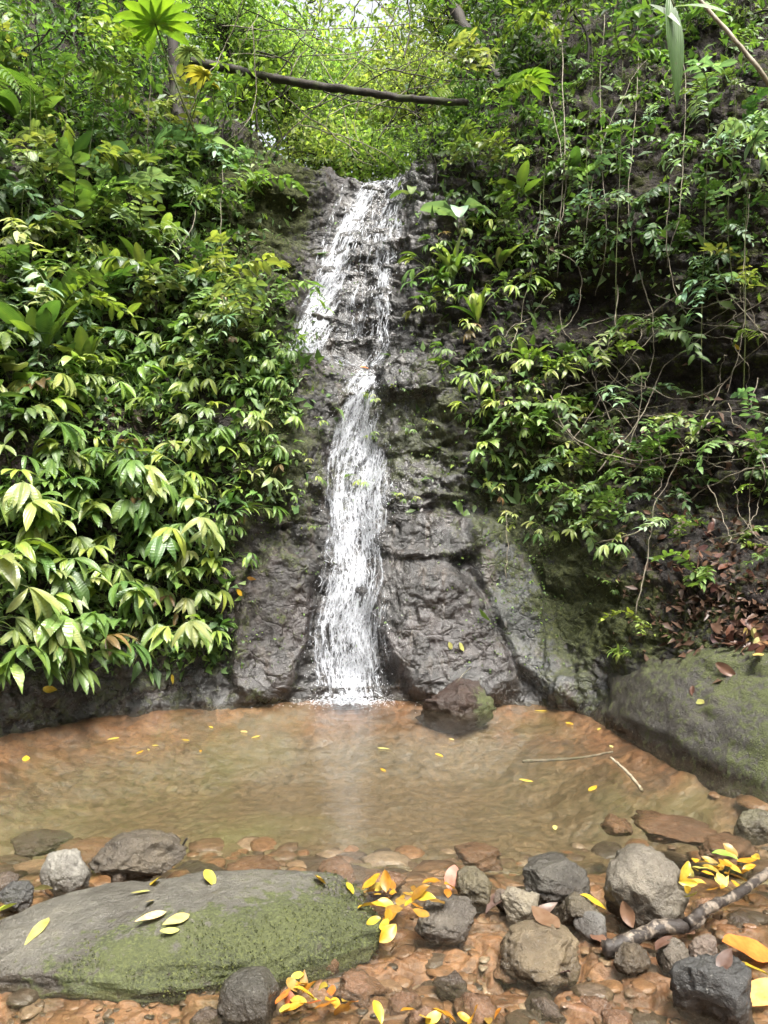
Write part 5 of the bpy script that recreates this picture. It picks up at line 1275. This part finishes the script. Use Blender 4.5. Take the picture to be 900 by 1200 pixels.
def leaf_on(px, py, size, pal, label, meshes, group, lift=.004, tilt=.25, cat='fallen leaf'):
    h = hit(px, py); g = gp(px, py)
    if h is not None and h[2] < (Vector(g) - CAMP).length if py > 600 else h is not None: p, n = h[0], h[1]
    else: p, n = Vector(g), Vector((0, 0, 1))
    q = n.to_track_quat('Z', 'Y').to_matrix() @ Matrix.Rotation(random.uniform(0, 6.28), 3, 'Z') @ Euler((random.uniform(-tilt, tilt), random.uniform(-tilt, tilt), 0)).to_matrix()
    o = ob('fallen_leaf', random.choice(meshes), None, p + n * lift, q.to_euler(), size, jit(random.choice(pal), .12)); tag(o, label, cat, group); return o
items = []
for (px, py, s_) in [(140, 865, .8), (222, 869, .6), (245, 852, .5), (283, 857, .8), (305, 863, .7), (178, 874, .5), (160, 884, .5), (235, 882, .4), (175, 880, .35), (510, 884, .7), (442, 877, .8), (452, 905, .5), (664, 847, .9), (690, 928, .8), (625, 917, .7), (650, 968, .6), (642, 834, .9), (526, 866, .5), (715, 874, .6), (700, 856, .4), (30, 893, .9)]:
    o = leaf_on(px, py, s_, YEL + PALE, 'x', FLAT, 'yellow leaves floating on the pool', .003, .03); items.append((o, px, py, 'yellow leaf floating on the pool'))
rank_labels(items, 'the water', 7)
for (px, py, s_, pal, lb, ms) in [(58, 1078, 1.15, PALE, 'long pale yellow leaf lying on the grey end of the mossy boulder', FLAT), (195, 1071, 1.0, [(.55, .45, .25)], 'cream leaf lying in the middle of the mossy boulder', FLAT), (222, 1073, .95, PALE, 'yellow leaf touching the cream leaf on the mossy boulder', FLAT),
    (211, 1091, .6, PALE, 'small yellow leaf on the bare streak of the mossy boulder', FLAT), (245, 1033, .9, YEL, 'curled golden leaf on the crest of the mossy boulder', DEAD), (183, 1036, .7, YEL, 'golden leaf between the elongated stone and the boulder crest', DEAD), (180, 1056, .5, PALE, 'tiny lime yellow leaf on the boulder below the golden leaf', FLAT),
    (372, 1036, .7, YEL, 'round yellow leaf on the right crest of the mossy boulder', DEAD), (409, 1044, .6, YEL, 'small yellow leaf at the right end of the mossy boulder', DEAD), (176, 1046, .6, PALE, 'pale leaf near the crest of the mossy boulder', FLAT),
    (50, 1050, 1.0, PALE, 'greenish yellow leaf beside the pale angular stone', DEAD), (8, 1072, 1.0, [(.3, .38, .05)], 'green yellow leaf at the left edge', DEAD),
    (540, 758, .9, PALE, 'pair of upright yellow leaflets above the reddish rock', DEAD), (528, 756, .7, PALE, 'yellow leaf stuck on the wet rock right of the fall', DEAD), (428, 434, .9, [(.6, .2, .06)], 'orange leaf caught on the ledge between the two falls', DEAD),
    (278, 691, .9, YEL, 'yellow leaf stuck on dark rock left of the fall', FLAT), (290, 677, .8, ORG, 'orange leaf on the rock shelf left of the fall', FLAT), (226, 696, .9, ORG, 'orange brown leaf on the left rock shelf', FLAT), (201, 790, .7, YEL, 'yellow leaf on the dark rock base at left', FLAT), (57, 808, .9, YEL, 'yellow leaf at the foot of the left bank', DEAD),
    (702, 532, .7, YEL, 'yellow leaf hanging in the right bank plants', DEAD), (866, 405, .8, YEL, 'yellow leaf caught in the right tangle', DEAD), (826, 825, .9, PALE, 'long cream leaf standing on the shore rock', FLAT), (812, 810, .7, BRN, 'small brown leaf on the shore rock', DEAD), (850, 785, 1.2, BRN, 'curled brown leaf on the shore rock below the litter', DEAD),
    (530, 1034, 1.0, [(.3, .14, .1)], 'reddish brown leaf draped over the greenish brown stone', DEAD), (582, 1062, 1.6, [(.11, .075, .065)], 'large curled dark leaf leaning on the light grey stone', DEAD), (641, 1082, 1.2, BRN, 'brown leaf between the light grey stone and the dark one', DEAD), (640, 1068, .9, BRN, 'folded brown leaf under the large dark grey stone', DEAD), (660, 1130, .8, [(.1, .05, .05)], 'dark maroon leaf on the broad low stone', DEAD),
    (694, 1060, 1.0, YEL, 'yellow leaf wedged between large dark stone and tall round stone', DEAD), (700, 1104, .9, BRN, 'brown leaf under the broken branch tip', DEAD), (800, 1096, 1.0, BRN, 'brown leaf lying on the broken branch', DEAD), (780, 1108, .9, BRN, 'brown leaf beside the stones below the branch', DEAD), (738, 1066, .8, BRN, 'thin brown leaf in front of the tall rounded stone', DEAD),
    (848, 1008, .9, [(.16, .3, .05)], 'green leaf among the yellow leaves at right', DEAD), (875, 1122, 1.8, ORG, 'large orange leaf on stones at the right edge', DEAD), (890, 1168, 2.0, [(.55, .3, .1)], 'large orange leaf leaning at the bottom right edge', DEAD), (884, 1146, 1.2, YEL, 'yellow leaf between the two large orange leaves', DEAD), (850, 1128, 1.0, BRN, 'brown curled leaf left of the large orange leaf', DEAD)]:
    leaf_on(px, py, s_, pal, lb, ms, 'single fallen leaves')
def pile(poly, n, pal, size, where, grp, seed, zmax=.06):
    n = int(n * 1.4); size *= 0.6
    r2 = random.Random(seed); it = []
    for px, py in scatter(poly, 8, seed, n):
        o = leaf_on(px, py, size * r2.uniform(.75, 1.15), pal, 'x', DEAD, grp, r2.uniform(.004, zmax), .45); o.color = (*[v * k for v, k in zip(o.color[:3], [(1, 1, 1), (1, .85, .8), (.8, .65, .6), (1.1, 1.15, 1.6), (.6, .42, .5)][r2.choice([0, 0, 1, 1, 2, 2, 3, 4, 4])])], 1)
        it.append((o, px, py, 'yellow leaf' if pal is YEL else 'yellow or orange leaf' if pal is not BRN else 'brown leaf'))
    rank_labels(it, where, 8)
pile([(430, 1052), (455, 1046), (480, 1055), (520, 1046), (526, 1062), (500, 1080), (470, 1078), (450, 1100), (434, 1095)], 24, YEL, 1.15, 'the pile right of the boulder', 'leaf pile beside the mossy boulder', 51)
pile([(788, 1024), (830, 1018), (870, 1016), (895, 1020), (870, 1042), (830, 1048), (800, 1044)], 22, YEL, 1.05, 'the pile behind the branch', 'leaf pile behind the broken branch', 52)
pile([(320, 1186), (350, 1150), (372, 1160), (420, 1186), (410, 1198), (340, 1198)], 15, YEL + ORG[:1], 1.0, 'the heap by the wet stone', 'leaf heap in front of the boulder', 53, .03)
pile([(440, 1196), (500, 1190), (590, 1194), (590, 1204), (440, 1206)], 9, YEL, .9, 'the bottom edge', 'yellow leaves at the bottom edge', 54, .02)
pile([(835, 735), (880, 728), (900, 735), (905, 770), (870, 768), (840, 760)], 22, BRN, 1.5, 'the shelf above the shore rock', 'brown leaves on the shelf', 55, .05)
pile([(860, 735), (900, 735), (900, 775), (880, 775)], 5, PALE, 1.2, 'the shelf of brown leaves', 'pale leaves on the shelf', 56, .07)
pile([(740, 600), (800, 590), (870, 620), (880, 690), (820, 690), (780, 650)], 20, BRN, 1.3, 'the litter slope', 'brown leaves on the right slope', 57, .05)
